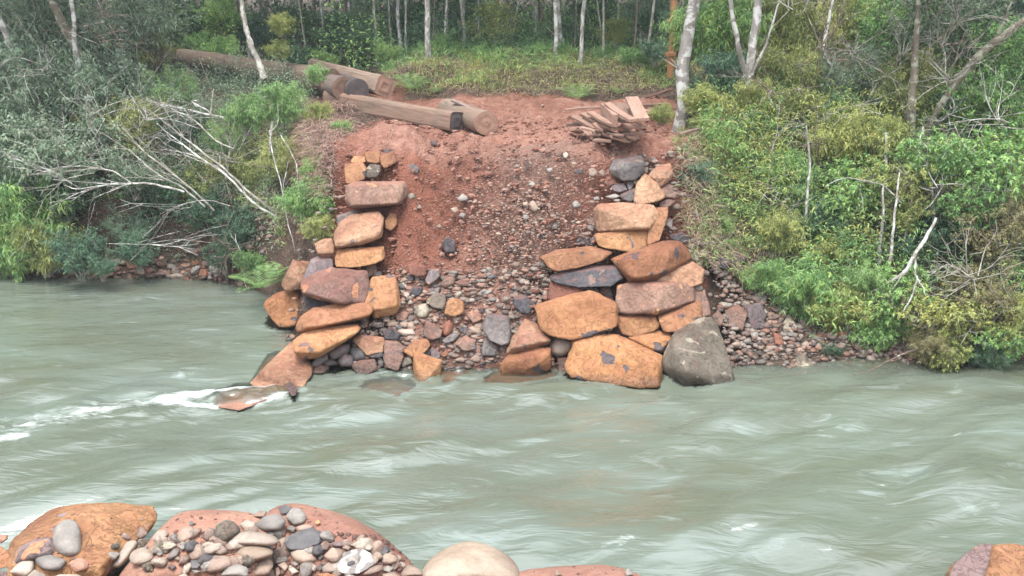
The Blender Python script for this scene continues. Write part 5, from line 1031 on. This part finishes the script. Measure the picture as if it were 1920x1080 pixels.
TL = [(460, 122, 9, (-.01, 0), 'brown', 'straight brown trunk left of the yellow green sapling'), (572, 105, 6, (-.12, 0), 'pale', 'slim pale tree leaning left, behind the yellow sapling'), (602, 108, 6, (-.08, 0), 'brown', 'slim brown tree right of the leaning pale one'),
 (666, 125, 6, (-.07, 0), 'pale', 'slender white tree with forked foot above the log stack'), (752, 112, 7, (-.01, 0), 'pale', 'straight slender white tree left of the big fern'), (803, 116, 10, (-.05, 0), 'pale', 'lichen spotted tree directly behind the big fern'), (832, 95, 5, (.1, 0), 'pale', 'thin tree leaning right, right of the big fern'),
 (868, 82, 5, (.03, 0), 'pale', 'thin white tree standing farther back left of the forest gap'), (1001, 78, 11, (0, 0), 'grey', 'dim grey trunk deep in the forest gap'), (1041, 114, 8, (-.02, 0), 'pale', 'white trunk right of the forest gap'), (1088, 124, 7, (.06, 0), 'pale', 'white slender trunk leaning slightly right above the small fern'),
 (1212, 118, 5, (.05, 0), 'grey', 'thin grey tree left of the post'), (1188, 116, 4, (.03, 0), 'brown', 'very thin brown tree left of the post'), (505, 100, 5, (-.06, 0), 'grey', 'thin grey tree between brown trunk and yellow sapling'), (310, 100, 5, (-.07, 0), 'pale', 'thin pale stem rising by the far end of the long log'), (1130, 118, 4, (-.02, 0), 'grey', 'thin grey tree between the white trunk and the post')]
for px, py, wd, ln, b, l in TL: tree(px, py, wd, l, b, 'dark', lean=ln, H=rng.uniform(8.5, 11), cr=rng.uniform(1.5, 2.2))
BGL = 'trees deep in the forest behind the clearing'
for i in range(46):
    x = -21 + 42 * (i + rng.uniform(0, 1)) / 46; y = rng.uniform(28.5, 40)
    D_ = depth((x, y, 4.2)); px = 960 + x / D_ * FP
    tree(px, 90, rng.uniform(5, 10), 'slim trunk in the shaded wood behind the clearing', ['grey', 'pale', 'pale', 'brown'][i % 4], 'dark', Y=y, H=rng.uniform(8, 12), lean=(rng.normal(0, .05), 0), group=BGL, cr=rng.uniform(1.8, 2.6))
for i in range(24):
    px = 420 + 860 * (i + rng.uniform(0, 1)) / 24
    tree(px, 90, rng.uniform(3, 6.5), 'slim trunk in the shaded wood behind the clearing', ['grey', 'pale', 'brown', 'grey'][i % 4], 'dark', Y=rng.uniform(26.2, 29), H=rng.uniform(8, 11), lean=(rng.normal(0, .07), 0), group=BGL, cr=rng.uniform(1.5, 2.2))
# big pale tree by the planks, forked tree, etc.
tree(1275, 216, 24, 'thick pale grey trunk standing beside the plank heap', 'pale', 'mid', Y=18.1, H=10, group='trees of the right bank', cr=1.9)
def stem_tree(name, cat, label, paths, bark, leafm=None, group=None, kind='willow', csz=1.2, top=None, sides=8, forks=0):
    """paths: list of ([(px,py,Y)...], [r...]) ; traced stems placed in depth"""
    P0 = atY(*paths[0][0][0]); o = empty(name, tuple(P0), label, cat, group); T = []
    for pts, rr in paths:
        W = np.array([atY(*q) for q in pts]) - P0; n = max(10, 6 * len(pts)); c = curve_pts(W, n)
        c += np.cumsum(rng.normal(0, .006, c.shape), 0) * (0 if n < 11 else 1); T.append((c, np.interp(np.linspace(0, 1, n), np.linspace(0, 1, len(rr)), rr) * (1 + .08 * rng.normal(size=n))))
    for _ in range(forks):
        c, rr = T[0]; i = int(rng.integers(len(c) // 4, len(c) - 2)); tg = c[i + 1] - c[i]; tg /= np.linalg.norm(tg); L = rng.uniform(.35, 1.1)
        e = c[i] + (tg + rng.normal(0, .28, 3)) * L; m_ = (c[i] + e) / 2 + rng.normal(0, .05, 3); T.append((curve_pts([c[i], m_, e], 8), np.linspace(rr[i] * .55, .003, 8)))
        q = T[-1][0][5]; T.append((curve_pts([q, q + (tg + rng.normal(0, .4, 3)) * L * .35], 4), np.linspace(.005, .002, 4)))
    obj('trunk' if cat == 'tree' else 'wood', mesh('wood', *tubes(T, sides, .05), MB[bark]), o)
    if leafm:
        fm, sm = shrub_parts(kind, 1, leafm, bark); q = np.array(top) - P0; c = obj('crown', fm, o, tuple(q)); c.scale = (csz, csz, csz * .8)
    return o
H6 = lambda px, z, Y: (px, 540 - FP * math.tan(math.atan2(z - CAMZ, Y) + R(PITCH)), Y)
RT = 'trees of the right bank'; LT = 'trees of the left bank'
stem_tree('tree', 'tree', 'forked lichen grey tree right of the thick pale trunk', [([(1400, 232, 17.2), (1403, 150, 17.2), (1408, 120, 17.2), (1418, 40, 17.3), (1428, -160, 17.4), (1440, -420, 17.6)], [.06, .055, .085, .08, .06, .03]),
   ([(1403, 145, 17.2), (1385, 90, 17.0), (1370, 10, 16.9), (1350, -160, 16.8)], [.05, .045, .04, .02]), ([(1410, 140, 17.2), (1432, 95, 17.1), (1445, 60, 17.1), (1480, -60, 17)], [.03, .025, .02, .01])], 'pale', 'olive', RT, top=atY(1430, -380, 17.5), csz=1.8)
stem_tree('tree', 'tree', 'mossy leaning branch tree reaching into the upper right corner', [([(1735, 260, 16.2), (1757, 208, 16.1), (1800, 140, 16), (1837, 94, 15.9), (1870, 66, 15.8), (1915, 30, 15.7), (1990, -60, 15.6), (2100, -220, 15.5)], [.05, .06, .07, .075, .07, .06, .05, .03]),
   ([(1870, 66, 15.8), (1890, 20, 15.7), (1900, -30, 15.6)], [.03, .02, .01])], 'moss', 'mid', RT, top=atY(2080, -260, 15.5), csz=1.6)
stem_tree('tree', 'tree', 'grey trunk stub among bare twigs below the mossy branch', [([(1706, 330, 16.2), (1708, 210, 16.2), (1716, 140, 16.3), (1722, 60, 16.4), (1730, -120, 16.6)], [.09, .085, .07, .05, .03])], 'moss', 'grey', RT, top=atY(1730, -100, 16.6), csz=1.5)
for q, l in [(([(1508, 495, 15.2), (1510, 440, 15.2), (1514, 380, 15.2), (1520, 300, 15.3), (1516, 230, 15.4)], [.035, .03, .028, .02, .012]), 'pale slightly crooked stem left of the rosette shrubs'), (([(1645, 560, 14.4), (1648, 470, 14.5), (1655, 400, 14.6), (1660, 340, 14.7)], [.035, .03, .025, .012]), 'left stem of the thin white stems over the water'),
    (([(1662, 560, 14.2), (1668, 480, 14.3), (1680, 420, 14.4), (1690, 320, 14.6)], [.03, .028, .022, .012]), 'middle stem of the thin white stems over the water'), (([(1694, 540, 14.6), (1697, 450, 14.7), (1710, 350, 14.8)], [.03, .025, .012]), 'right stem of the thin white stems over the water'),
    (([(1742, 540, 14.6), (1750, 460, 14.7), (1752, 400, 14.8), (1745, 300, 15.)], [.04, .035, .03, .015]), 'grey stem right of the broken white branch'), (([(1330, 560, 15.0), (1352, 700, 14.0)][:1] + [(1300, 470, 15.6), (1296, 380, 16), (1292, 330, 16.2)], [.012, .011, .009, .006]), 'very thin brown stem right of the right stack'),
    (([(1318, 500, 15.1), (1320, 440, 15.3), (1324, 390, 15.5)], [.012, .01, .008]), 'thin stem of the small bright sapling'), (([(1562, 130, 17.5), (1545, 90, 17.6), (1556, 30, 17.8), (1575, -40, 18)], [.02, .03, .03, .02]), 'thin grey stem rising behind the olive thicket'),
    (([(1660, 290, 15.4), (1664, 330, 15.4), (1662, 250, 15.5)], [.03, .03, .02]), 'short grey stem under the yellow bush'), (([(1722, 300, 15.4), (1728, 260, 15.5), (1730, 240, 15.6)], [.03, .028, .02]), 'short white stump right of the yellow bush'),
    (([(1490, 120, 18.2), (1493, 150, 18.1), (1494, 170, 18)], [.06, .06, .06]), 'grey stub in the olive bamboo')]:
    stem_tree('stem', 'stem', l, [q], 'pale', group='bare stems of the right bank')
stem_tree('branch', 'branch', 'broken white forked branch over the water', [([(1755, 408, 13.7), (1735, 450, 13.6), (1718, 480, 13.5), (1700, 508, 13.5), (1665, 535, 13.6), (1632, 550, 13.8)], [.022, .03, .032, .03, .02, .01]), ([(1716, 485, 13.5), (1716, 515, 13.4), (1722, 530, 13.3), (1733, 552, 13.2)], [.02, .016, .012, .008]),
  ([(1720, 525, 13.3), (1706, 560, 13.2), (1690, 590, 13.1)], [.018, .012, .006]), ([(1695, 510, 13.5), (1670, 545, 13.4)], [.012, .006])], 'pale', group='bare branches of the right bank')
stem_tree('branch', 'branch', 'thin brown branch dipping into the river at lower right', [([(1735, 650, 13.0), (1690, 665, 12.7), (1640, 688, 12.4), (1588, 707, 12.1)], [.014, .013, .01, .005]), ([(1640, 688, 12.4), (1636, 703, 12.3)], [.006, .004])], 'brown', group='bare branches of the right bank')
stem_tree('branch', 'branch', 'arching white twigs below the yellow green bush', [([(1690, 380, 14.6), (1660, 352, 14.5), (1620, 340, 14.4), (1580, 338, 14.4), (1550, 355, 14.4)], [.010, .010, .008, .006, .004]), ([(1640, 345, 14.5), (1625, 340, 14.4), (1612, 345, 14.4), (1618, 390, 14.4)], [.008, .008, .006, .004]), ([(1580, 338, 14.4), (1575, 375, 14.4)], [.005, .003])], 'pale', group='bare branches of the right bank')
stem_tree('branch', 'branch', 'white dead branch end in the right edge thicket', [([(1915, 458, 14), (1880, 462, 13.9), (1850, 470, 13.9), (1820, 480, 13.9)], [.012, .01, .007, .004])], 'pale', group='bare branches of the right bank')
def twiggy(label, root, n, spread, L, bark, Y, group, r0=.012, up=.4, name='branch', seed=1):
    r = np.random.default_rng(seed); P0 = atY(root[0], root[1], Y); o = empty(name, tuple(P0), label, 'branch', group); T = []
    for i in range(n):
        d_ = r.normal(size=3) * spread + np.array([0, 0, up]); d_ /= np.linalg.norm(d_); l_ = L * r.uniform(.4, 1)
        a = r.normal(0, .05, 3); m_ = a + d_ * l_ * .5 + r.normal(0, .08 * L, 3); e = a + d_ * l_ + r.normal(0, .1 * L, 3); c = curve_pts([a, m_, e], 8); T.append((c, np.linspace(r0, .003, 8)))
        for j in range(4):
            q = c[r.integers(3, 7)]; e2 = q + (d_ + r.normal(0, .7, 3)) * l_ * .35; T.append((curve_pts([q, (q + e2) / 2 + r.normal(0, .03, 3), e2], 5), np.linspace(r0 * .45, .002, 5)))
    obj('twigs', mesh('twigs', *tubes(T, 4), MB[bark]), o); return o
for i, (px, py, Y, L, n, b, l) in enumerate([(1780, 150, 16, 1.2, 14, 'grey', 'grey bare twigs left of the mossy branch'), (1690, 110, 17, 1.2, 12, 'grey', 'bare twigs arching above the olive thicket'), (1600, 100, 17, 1.1, 10, 'grey', 'grey bare twigs high above the yellow bush'), (1880, 230, 15, 1., 9, 'pale', 'white curly twigs at the right edge'), (1820, 520, 13.4, 1., 14, 'grey', 'dead twig tangle over the water at right'),
    (1850, 600, 13.1, .8, 12, 'grey', 'dead twig tangle low at the lower right'), (1760, 350, 14.6, .9, 8, 'pale', 'pale twigs between the rosette shrubs'), (1450, 250, 16.6, .8, 8, 'brown', 'brown twigs right of the pale trunk foot'), (1360, 270, 16.6, .7, 10, 'brown', 'brown twigs over the dry grass of the right bank'), (1700, 600, 13.2, .7, 8, 'brown', 'brown twigs under the rosette leaves by the water')]):
    twiggy(l, (px, py), n, 1., L, b, Y, 'bare twigs of the right bank', seed=i + 3)
for i in range(18):
    twiggy('thin bare twigs tangled in the thicket of the right bank', (rng.uniform(1380, 1900), rng.uniform(10, 420)), 7, 1., rng.uniform(.7, 1.3), ['grey', 'pale', 'brown'][i % 3], rng.uniform(15.2, 16.6), 'thin twigs in the right thicket', seed=i + 80, r0=.009)
for i in range(10):
    twiggy('thin bare twigs tangled in the thicket of the left bank', (rng.uniform(20, 420), rng.uniform(20, 330)), 7, 1., rng.uniform(.8, 1.4), ['grey', 'pale', 'brown'][i % 3], rng.uniform(17.6, 18.8), 'thin twigs in the left thicket', seed=i + 120, r0=.009)
# left bank trees and traced branches
stem_tree('tree', 'tree', 'slim white stem standing upright at the upper left', [([(153, 205, 20.5), (146, 140, 20.5), (138, 90, 20.5), (137, 40, 20.6), (129, -20, 20.7), (120, -300, 21)], [.06, .06, .055, .05, .045, .02])], 'pale', 'grey', LT, top=atY(110, -260, 21), csz=2)
stem_tree('tree', 'tree', 'mossy brown trunk leaning left behind the white stem', [([(196, 225, 21), (178, 165, 21), (150, 110, 21), (125, 60, 21), (100, 10, 21), (60, -80, 21), (0, -300, 21)], [.13, .12, .11, .10, .09, .08, .04])], 'moss', 'grey', LT, top=atY(0, -280, 21), csz=2.2)
stem_tree('tree', 'tree', 'pale trunk piece in the upper left corner', [([(40, 130, 19.5), (18, 85, 19.4), (0, 45, 19.3), (-60, -60, 19)], [.05, .06, .06, .04])], 'pale', 'grey', LT, top=atY(-100, -260, 19), csz=2)
stem_tree('tree', 'tree', 'reddish lichen trunk leaning left across the long log', [([(498, 150, 20.5), (484, 118, 20.7), (468, 80, 21), (455, 30, 21.3), (448, -30, 21.6), (430, -260, 22)], [.075, .07, .065, .06, .05, .03])], 'grey', 'dark', LT, top=atY(430, -300, 22), csz=1.8)
BR = [([(540, 412, 17.2), (500, 385, 17.3), (450, 345, 17.5), (400, 300, 17.8), (350, 262, 18.2), (300, 220, 18.7), (268, 198, 19)], [.05, .045, .04, .036, .03, .022, .012], 'longest pale fallen stem, uppermost of the fan'),
 ([(520, 410, 17.1), (470, 380, 17.1), (420, 330, 17.3), (370, 295, 17.5), (330, 265, 17.8), (290, 235, 18)], [.04, .04, .035, .03, .02, .01], 'second pale fallen stem under the longest one'),
 ([(400, 395, 17.3), (370, 365, 17.3), (320, 320, 17.5), (270, 280, 17.8), (230, 240, 18.2)], [.035, .03, .025, .018, .01], 'pale stem rising left from the low hanging roots'),
 ([(385, 388, 17.2), (340, 350, 17.2), (300, 330, 17.2), (250, 290, 17.5), (190, 250, 17.8)], [.03, .028, .022, .015, .008], 'thin pale stem left of the fan centre'),
 ([(345, 360, 17), (290, 348, 16.9), (240, 345, 16.8), (190, 350, 16.7), (150, 358, 16.6), (120, 352, 16.6)], [.035, .035, .03, .026, .02, .01], 'nearly level pale branch over the dark hollow'),
 ([(250, 345, 16.8), (210, 320, 16.9), (160, 313, 17), (110, 315, 17), (60, 330, 17)], [.022, .02, .016, .012, .006], 'white twig curving left above the level branch'),
 ([(148, 352, 16.7), (120, 335, 16.6), (95, 320, 16.6), (60, 312, 16.6)], [.016, .012, .01, .005], 'fine white twig at the end of the level branch'),
 ([(175, 325, 16.9), (130, 335, 16.7), (95, 360, 16.6), (75, 380, 16.5), (60, 410, 16.4)], [.014, .012, .010, .008, .004], 'white twig arching down at the left'),
 ([(430, 385, 17), (380, 375, 16.9), (345, 380, 16.8), (300, 398, 16.7)], [.016, .014, .012, .006], 'short pale twig hanging below the fan'),
 ([(440, 280, 18), (400, 262, 18.2), (370, 230, 18.6), (330, 208, 19), (290, 195, 19.3)], [.03, .028, .024, .02, .01], 'whitish fallen limb behind the fan'),
 ([(420, 222, 19.3), (380, 215, 19.5), (340, 205, 19.8), (295, 196, 20)], [.045, .045, .04, .03], 'thick white broken log piece on the brush'),
 ([(400, 226, 19.2), (392, 210, 19.2), (360, 192, 19.3), (375, 188, 19.3)], [.03, .03, .025, .02], 'crooked reddish stub on the brush'),
 ([(603, 362, 16.3), (592, 335, 16.4), (578, 312, 16.6), (565, 300, 16.7)], [.055, .055, .05, .025], 'broken whitish stump leaning right above the left stack'),
 ([(585, 480, 16), (575, 440, 16.1), (565, 400, 16.3), (560, 350, 16.5), (555, 300, 16.8), (530, 250, 17.2)], [.02, .022, .022, .02, .018, .01], 'crooked lichen stem left of the left stack'),
 ([(556, 483, 16.1), (553, 450, 16.2), (540, 405, 16.4), (530, 350, 16.7), (512, 280, 17), (505, 240, 17.3)], [.015, .016, .016, .018, .02, .02], 'second crooked lichen stem left of the left stack'),
 ([(470, 500, 16.8), (455, 478, 16.8), (440, 455, 16.8), (437, 440, 16.9)], [.010, .010, .010, .008], 'hanging root above the water left of the fern'),
 ([(462, 545, 16.6), (458, 520, 16.7), (455, 495, 16.8)], [.008, .008, .008], 'thin root hanging to the fern'),
 ([(205, 456, 17), (260, 458, 16.9), (310, 460, 16.9), (340, 448, 16.9)], [.012, .014, .012, .008], 'level dead twig above the bank stones'),
 ([(160, 443, 17), (172, 408, 17), (180, 380, 17.1)], [.008, .009, .008], 'white dead twig hanging in the hollow'),
 ([(505, 330, 17.4), (505, 270, 17.5), (508, 230, 17.6)], [.04, .045, .05], 'mossy broken stump in the scrub'), ([(395, 215, 19), (398, 190, 19.1), (404, 165, 19.2)], [.02, .02, .018], 'yellowish bare stub behind the crooked reddish one')]
for pts, rr, l in BR: stem_tree('branch', 'branch', l, [(pts, [q_ * .6 for q_ in rr])], ('pale', 'grey')[len(pts) % 2], forks=(7 if len(pts) > 3 and pts[0][2] > 16.55 and abs(pts[0][0] - pts[-1][0]) > 45 else 1), group='pale fallen branches of the left bank')
for i, (px, py, Y, L, n, b, l) in enumerate([(300, 125, 23, .9, 26, 'brown', 'purplish dead twig tangle by the far end of the long log'), (225, 110, 22.6, .8, 10, 'pale', 'white curly twigs left of the dead tangle'), (620, 285, 16.6, .5, 26, 'brown', 'reddish tangle of roots above the left stack'), (430, 300, 18.2, 1., 16, 'grey', 'grey brushwood behind the fan of branches'),
    (200, 270, 18.8, 1.3, 18, 'grey', 'fine grey twigs above the dark hollow'), (350, 300, 18.4, 1.1, 14, 'grey', 'grey twigs in the middle of the fan'), (560, 420, 16.3, .7, 12, 'brown', 'brown hanging rootlets left of the stack'), (430, 470, 17, .6, 10, 'brown', 'brown rootlets hanging over the bank'), (380, 170, 21, .8, 16, 'brown', 'brown slash heap before the long log')]):
    twiggy(l, (px, py), n, 1., L, b, Y, 'dead twigs of the left bank', seed=i + 33)
# ---------------------------------------------------------------- ferns
def fern_mesh(seed, n=10, L=.75):
    r = np.random.default_rng(seed); Vs = []; Fs = []; off = 0
    for i in range(n):
        a = i / n * 6.283 + r.uniform(-.2, .2); e = r.uniform(.55, 1.25); k = 22; t = np.linspace(0, 1, k); l_ = L * r.uniform(.75, 1.1)
        hx = l_ * t * math.cos(e * .8) * (1 + .1 * t); hz_ = l_ * (t * math.sin(e) - .5 * t ** 2.4)
        pts = np.stack([hx * math.cos(a), hx * math.sin(a), hz_], 1); tg = np.gradient(pts, axis=0); tg /= np.linalg.norm(tg, axis=1)[:, None]
        sd_ = np.cross(tg, [0, 0, 1]); sd_ /= np.linalg.norm(sd_, axis=1)[:, None] + 1e-9; wl = .17 * l_ / .6 * np.sin(np.clip(t * 1.05 + .08, 0, 1) * 3.14159) ** .6
        for s_ in (-1, 1):
            P = pts[1:]; D = sd_[1:] * s_ + tg[1:] * .45 + np.array([0, 0, -.15]); D = D / np.linalg.norm(D, axis=1)[:, None]; Ln = wl[1:, None]
            q = np.stack([P, P + D * Ln * .4 + tg[1:] * .0075, P + D * Ln, P + D * Ln * .4 - tg[1:] * .0075], 1).reshape(-1, 3)
            Vs.append(q); Fs.append(np.arange(len(q)).reshape(-1, 4) + off); off += len(q)
    return mesh('fronds', np.concatenate(Vs), np.concatenate(Fs), ML['bright'], False)
fm = [fern_mesh(i) for i in (1, 2)]
for i, (px, py, Y, s, l) in enumerate([(772, 168, None, 1.35, 'big bright fern on the grassy bank above the logs'), (1080, 186, None, 1.25, 'bright fern on the grassy bank left of the planks'), (1160, 176, None, .55, 'small fern between the bright fern and the plank heap'), (492, 540, 15.6, 1.1, 'fern drooping to the water beside the leftmost boulders'), (515, 520, 15.9, .8, 'smaller fern right beside the leftmost angular block'),
      (733, 168, None, .6, 'half hidden fern left of the big bright one'), (818, 174, None, .5, 'pale small fern right of the big bright one')]):
    o = empty('fern', tuple(atY(px, py, Y) if Y else G(px, py)[:3]), l, 'fern', 'ferns'); f = obj('fronds', fm[i % 2], o); f.scale = (s, s, s * .95); f.rotation_euler = (0, 0, i)
# ---------------------------------------------------------------- grass tufts and litter
def blades(n, smp, L, W, mat, name, label, cat, lay=.5, zjit=0.):
    P = np.empty((n, 3)); 
    xs = [smp() for _ in range(n)]; P[:, 0] = [q[0] for q in xs]; P[:, 1] = [q[1] for q in xs]; P[:, 2] = ground(P[:, 0], P[:, 1]) + rng.uniform(0, zjit + 1e-6, n)
    D = rng.normal(size=(n, 3)) * lay; D[:, 2] = np.abs(D[:, 2]) * .3 + (1 - lay * .6)
    V, F = leaves(P, D, L, W, curl=.35); tag(obj(name, mesh(name, V, F, ML[mat], False)), label, cat, kind='stuff')
def clumped(x0, x1, y0, y1, f=1.2, th=.0, s=5):
    def g_():
        while True:
            x, y = rng.uniform(x0, x1), rng.uniform(y0, y1)
            if float(vn(x * f, y * f, 0, s)) > th + rng.normal(0, .25): return x, y
    return g_
def onbank(x0, x1, d0, d1, th=-.3, s=5, f=1.3):
    def g_():
        while True:
            x = rng.uniform(x0, x1); y = float(np.interp(x, EX, EY)) + rng.uniform(d0, d1)
            if float(vn(x * f, y * f, 0, s)) > th + rng.normal(0, .25): return x, y
    return g_
blades(5500, clumped(-2.6, 5.2, 22.2, 26, 1.2, -.3), .26, .018, 'olive', 'grass', 'green weeds on the bank behind the track', 'grass', .5)
blades(9000, clumped(-3.5, 5.2, 22.0, 25.5, 1.5, -.3, 9), .28, .010, 'dry', 'grass', 'dry grass on the bank behind the track', 'grass', .8)
blades(5000, clumped(-3.5, 5.6, 22.4, 26, 1.1, -.1, 29), .27, .020, 'mid', 'grass', 'green grass clumps on the bank behind the track', 'grass', .5)
blades(3000, clumped(-3.5, 5.2, 24, 27.5, 1.5, -.2, 19), .38, .03, 'mid', 'grass', 'green undergrowth at the forest foot', 'undergrowth', .5)
blades(12000, onbank(3.3, 12, 1.6, 5.5), .34, .009, 'dry', 'grass', 'dry matted grass on the right bank', 'grass', 1.)
blades(5000, onbank(3.6, 12, 1.8, 5.5, 0, 8), .24, .016, 'mid', 'grass', 'green grass on the right bank', 'grass', .6)
blades(12000, onbank(-11, -4.4, .9, 4.5), .34, .009, 'dry', 'grass', 'dry matted grass on the left bank', 'grass', 1.)
blades(6000, onbank(-11, -4.4, .7, 4.5, 0, 8), .24, .016, 'mid', 'grass', 'green grass on the left bank', 'grass', .6)
blades(7000, onbank(-8, -3.4, 2.4, 6.5, -.2, 12), .30, .010, 'duff', 'brushwood', 'reddish brown slash and twigs before the logs', 'brushwood', 1.2, .12)
blades(9000, clumped(-22, 22, 26.5, 38, .6, -.6), .55, .035, 'dark', 'undergrowth', 'dark undergrowth on the forest floor', 'undergrowth', .5)
def cover(n, smp, hgt, L, W, mat, label, s, name='undergrowth'):
    q = np.array([smp() for _ in range(n)]); k = .5 + .5 * fbm(q[:, 0] * 1.3, q[:, 1] * 1.3, 0, 3, s); h = rng.uniform(0, 1, n) ** .7 * hgt * np.clip(k * 1.5, .1, 1.6)
    P = np.column_stack([q, ground(q[:, 0], q[:, 1]) + h]); D = rng.normal(size=(n, 3)); D[:, 2] = D[:, 2] * .5 + .15
    V, F = leaves(P, D, L, W); tag(obj(name, mesh(name, V, F, ML[mat], False)), label, 'undergrowth', kind='stuff')
cover(26000, onbank(-12, -4.5, .3, 6, -.5, 31), .75, .09, .022, 'grey', 'grey green low growth covering the left bank', 3)
cover(16000, onbank(-12, -4.5, .2, 6, -.1, 32), .6, .08, .024, 'dark', 'dark low growth covering the left bank', 4)
cover(26000, onbank(3.9, 13, 1.3, 7, -.4, 33), .8, .10, .022, 'olive', 'olive low growth covering the right bank', 5)
cover(12000, onbank(4.4, 13, .6, 7, -.2, 34), .9, .09, .026, 'dark', 'dark low growth covering the right bank', 6)
cover(24000, onbank(4.8, 13, .2, 6, -.3, 35), .9, .12, .028, 'mid', 'green low growth covering the right bank', 7)
cover(7000, onbank(3.5, 6.2, 1.9, 5.5, -.3, 48), .8, .14, .024, 'mid', 'leafy green sprays beside the right boulder stack', 25)
cover(3500, onbank(3.4, 6.2, 1.7, 5.5, .0, 49), .8, .14, .024, 'yellow', 'yellow green sprays beside the right boulder stack', 26)
cover(9000, onbank(4.4, 13, 1.2, 7, .1, 45), 1.0, .13, .026, 'yellow', 'yellow green sprays in the low growth of the right bank', 15)
cover(16000, clumped(-24, -3.5, 23.5, 34, .7, -.4, 36), 1.6, .13, .04, 'mid', 'leafy undergrowth behind the long log', 8)
cover(16000, clumped(-6, 7, 25.5, 36, .7, -.2, 37), 1.5, .12, .035, 'mid', 'leafy undergrowth under the forest trees', 9)
cover(8000, clumped(-6, 7, 24.8, 31, .9, .1, 38), 1.0, .10, .035, 'dark', 'dark green leafy undergrowth at the forest edge', 10)
blades(5000, onbank(2.95, 4.6, 1.3, 3.6, -.6, 41), .32, .008, 'dry', 'grass', 'dry grass beside the right boulder stack', 'grass', 1.)
blades(1500, onbank(2.95, 4.6, 1.3, 3.6, -.2, 42), .20, .018, 'mid', 'grass', 'green grass beside the right boulder stack', 'grass', .7)
blades(4500, onbank(-4.9, -3.4, 2.0, 4.4, -.6, 43), .32, .008, 'dry', 'grass', 'dry grass beside the left boulder stack', 'grass', 1.)
blades(3500, onbank(-5.1, -3.6, 1.9, 4.6, -.3, 44), .24, .018, 'mid', 'grass', 'green grass beside the left boulder stack', 'grass', .7)
for (x0, x1, y0, y1, z0, nn_, nm) in ((-34, -6, 19, 38, 4.2, 34000, 'left'), (7.5, 34, 16, 38, 4.6, 34000, 'right'), (-8, 9, 27, 38, 5.0, 22000, 'middle')):  # unseen floating leaves, added to darken water reflections and shade the shrubs
    x = rng.uniform(x0, x1, nn_); y = rng.uniform(y0, y1, nn_); z = ground(x, y) + z0 + rng.uniform(0, 1, nn_) * 7; k = fbm(x * .4, y * .4, z * .5, 2, 8) > -.25
    P = np.stack([x, y, z], 1)[k]; D = rng.normal(size=P.shape); D[:, 2] -= .3; V, F = leaves(P, D, .30, .13); tag(obj('added_leaf_canopy', mesh('added_leaf_canopy', V, F, ML['dark'], False)), 'unseen leaf cloud added over the %s of the far bank' % nm, 'canopy', kind='stuff')
blades(5000, onbank(-4.7, -3.1, 2.1, 4.8, -.8, 47), .30, .009, 'duff', 'brushwood', 'brown dead brush above the left boulder stack', 'brushwood', 1.2, .1)
# far wood as one mass behind the separate trees
n = 130000; x = rng.uniform(-42, 42, n); y = rng.uniform(36, 48, n) ; z = ground(x, y) + rng.uniform(0, 1, n) ** .8 * 11
k = vn(x * .5, y * .5, z * .5, 3) > -.6; P = np.stack([x, y, z], 1)[k]; D = rng.normal(size=P.shape); D[:, 2] -= .3
V, F = leaves(P, D, .32, .13); tag(obj('far_wood', mesh('far_wood', V, F, ML['dark'], False)), 'dark mass of the wood far behind the clearing', 'wood', kind='stuff')
# side and rear woods
for (x0, x1, y0, y1, nm) in ((-34, -15, 19, 36, 'left'), (13.5, 34, 15, 36, 'right')):
    n = 26000; x = rng.uniform(x0, x1, n); y = rng.uniform(y0, y1, n); z = ground(x, y) + rng.uniform(0, 1, n) * 8; P = np.stack([x, y, z], 1); D = rng.normal(size=P.shape); D[:, 2] -= .3
    V, F = leaves(P, D, .32, .12); tag(obj('far_wood', mesh('far_wood', V, F, ML['dark'], False)), 'dense dark wood beyond the %s bank' % nm, 'wood', kind='stuff')

# ---------------------------------------------------------------- haze
bm = bmesh.new(); bmesh.ops.create_cube(bm, size=1)
for v in bm.verts: v.co = Vector((v.co.x * 110, v.co.y * 110 + 30, (v.co.z + .5) * 30 - 4))
me = bpy.data.meshes.new('haze'); bm.to_mesh(me); bm.free()
hm = bpy.data.materials.new('morning_haze'); hm.use_nodes = True; nt = hm.node_tree; nt.nodes.remove(nt.nodes['Principled BSDF'])
pv = nt.nodes.new('ShaderNodeVolumePrincipled'); pv.inputs['Color'].default_value = (.86, .93, 1, 1); pv.inputs['Density'].default_value = .0013; pv.inputs['Anisotropy'].default_value = .2
nt.links.new(pv.outputs[0], nt.nodes['Material Output'].inputs['Volume']); me.materials.append(hm)
tag(obj('haze', me), 'thin bluish haze hanging in the valley', 'haze', kind='stuff')
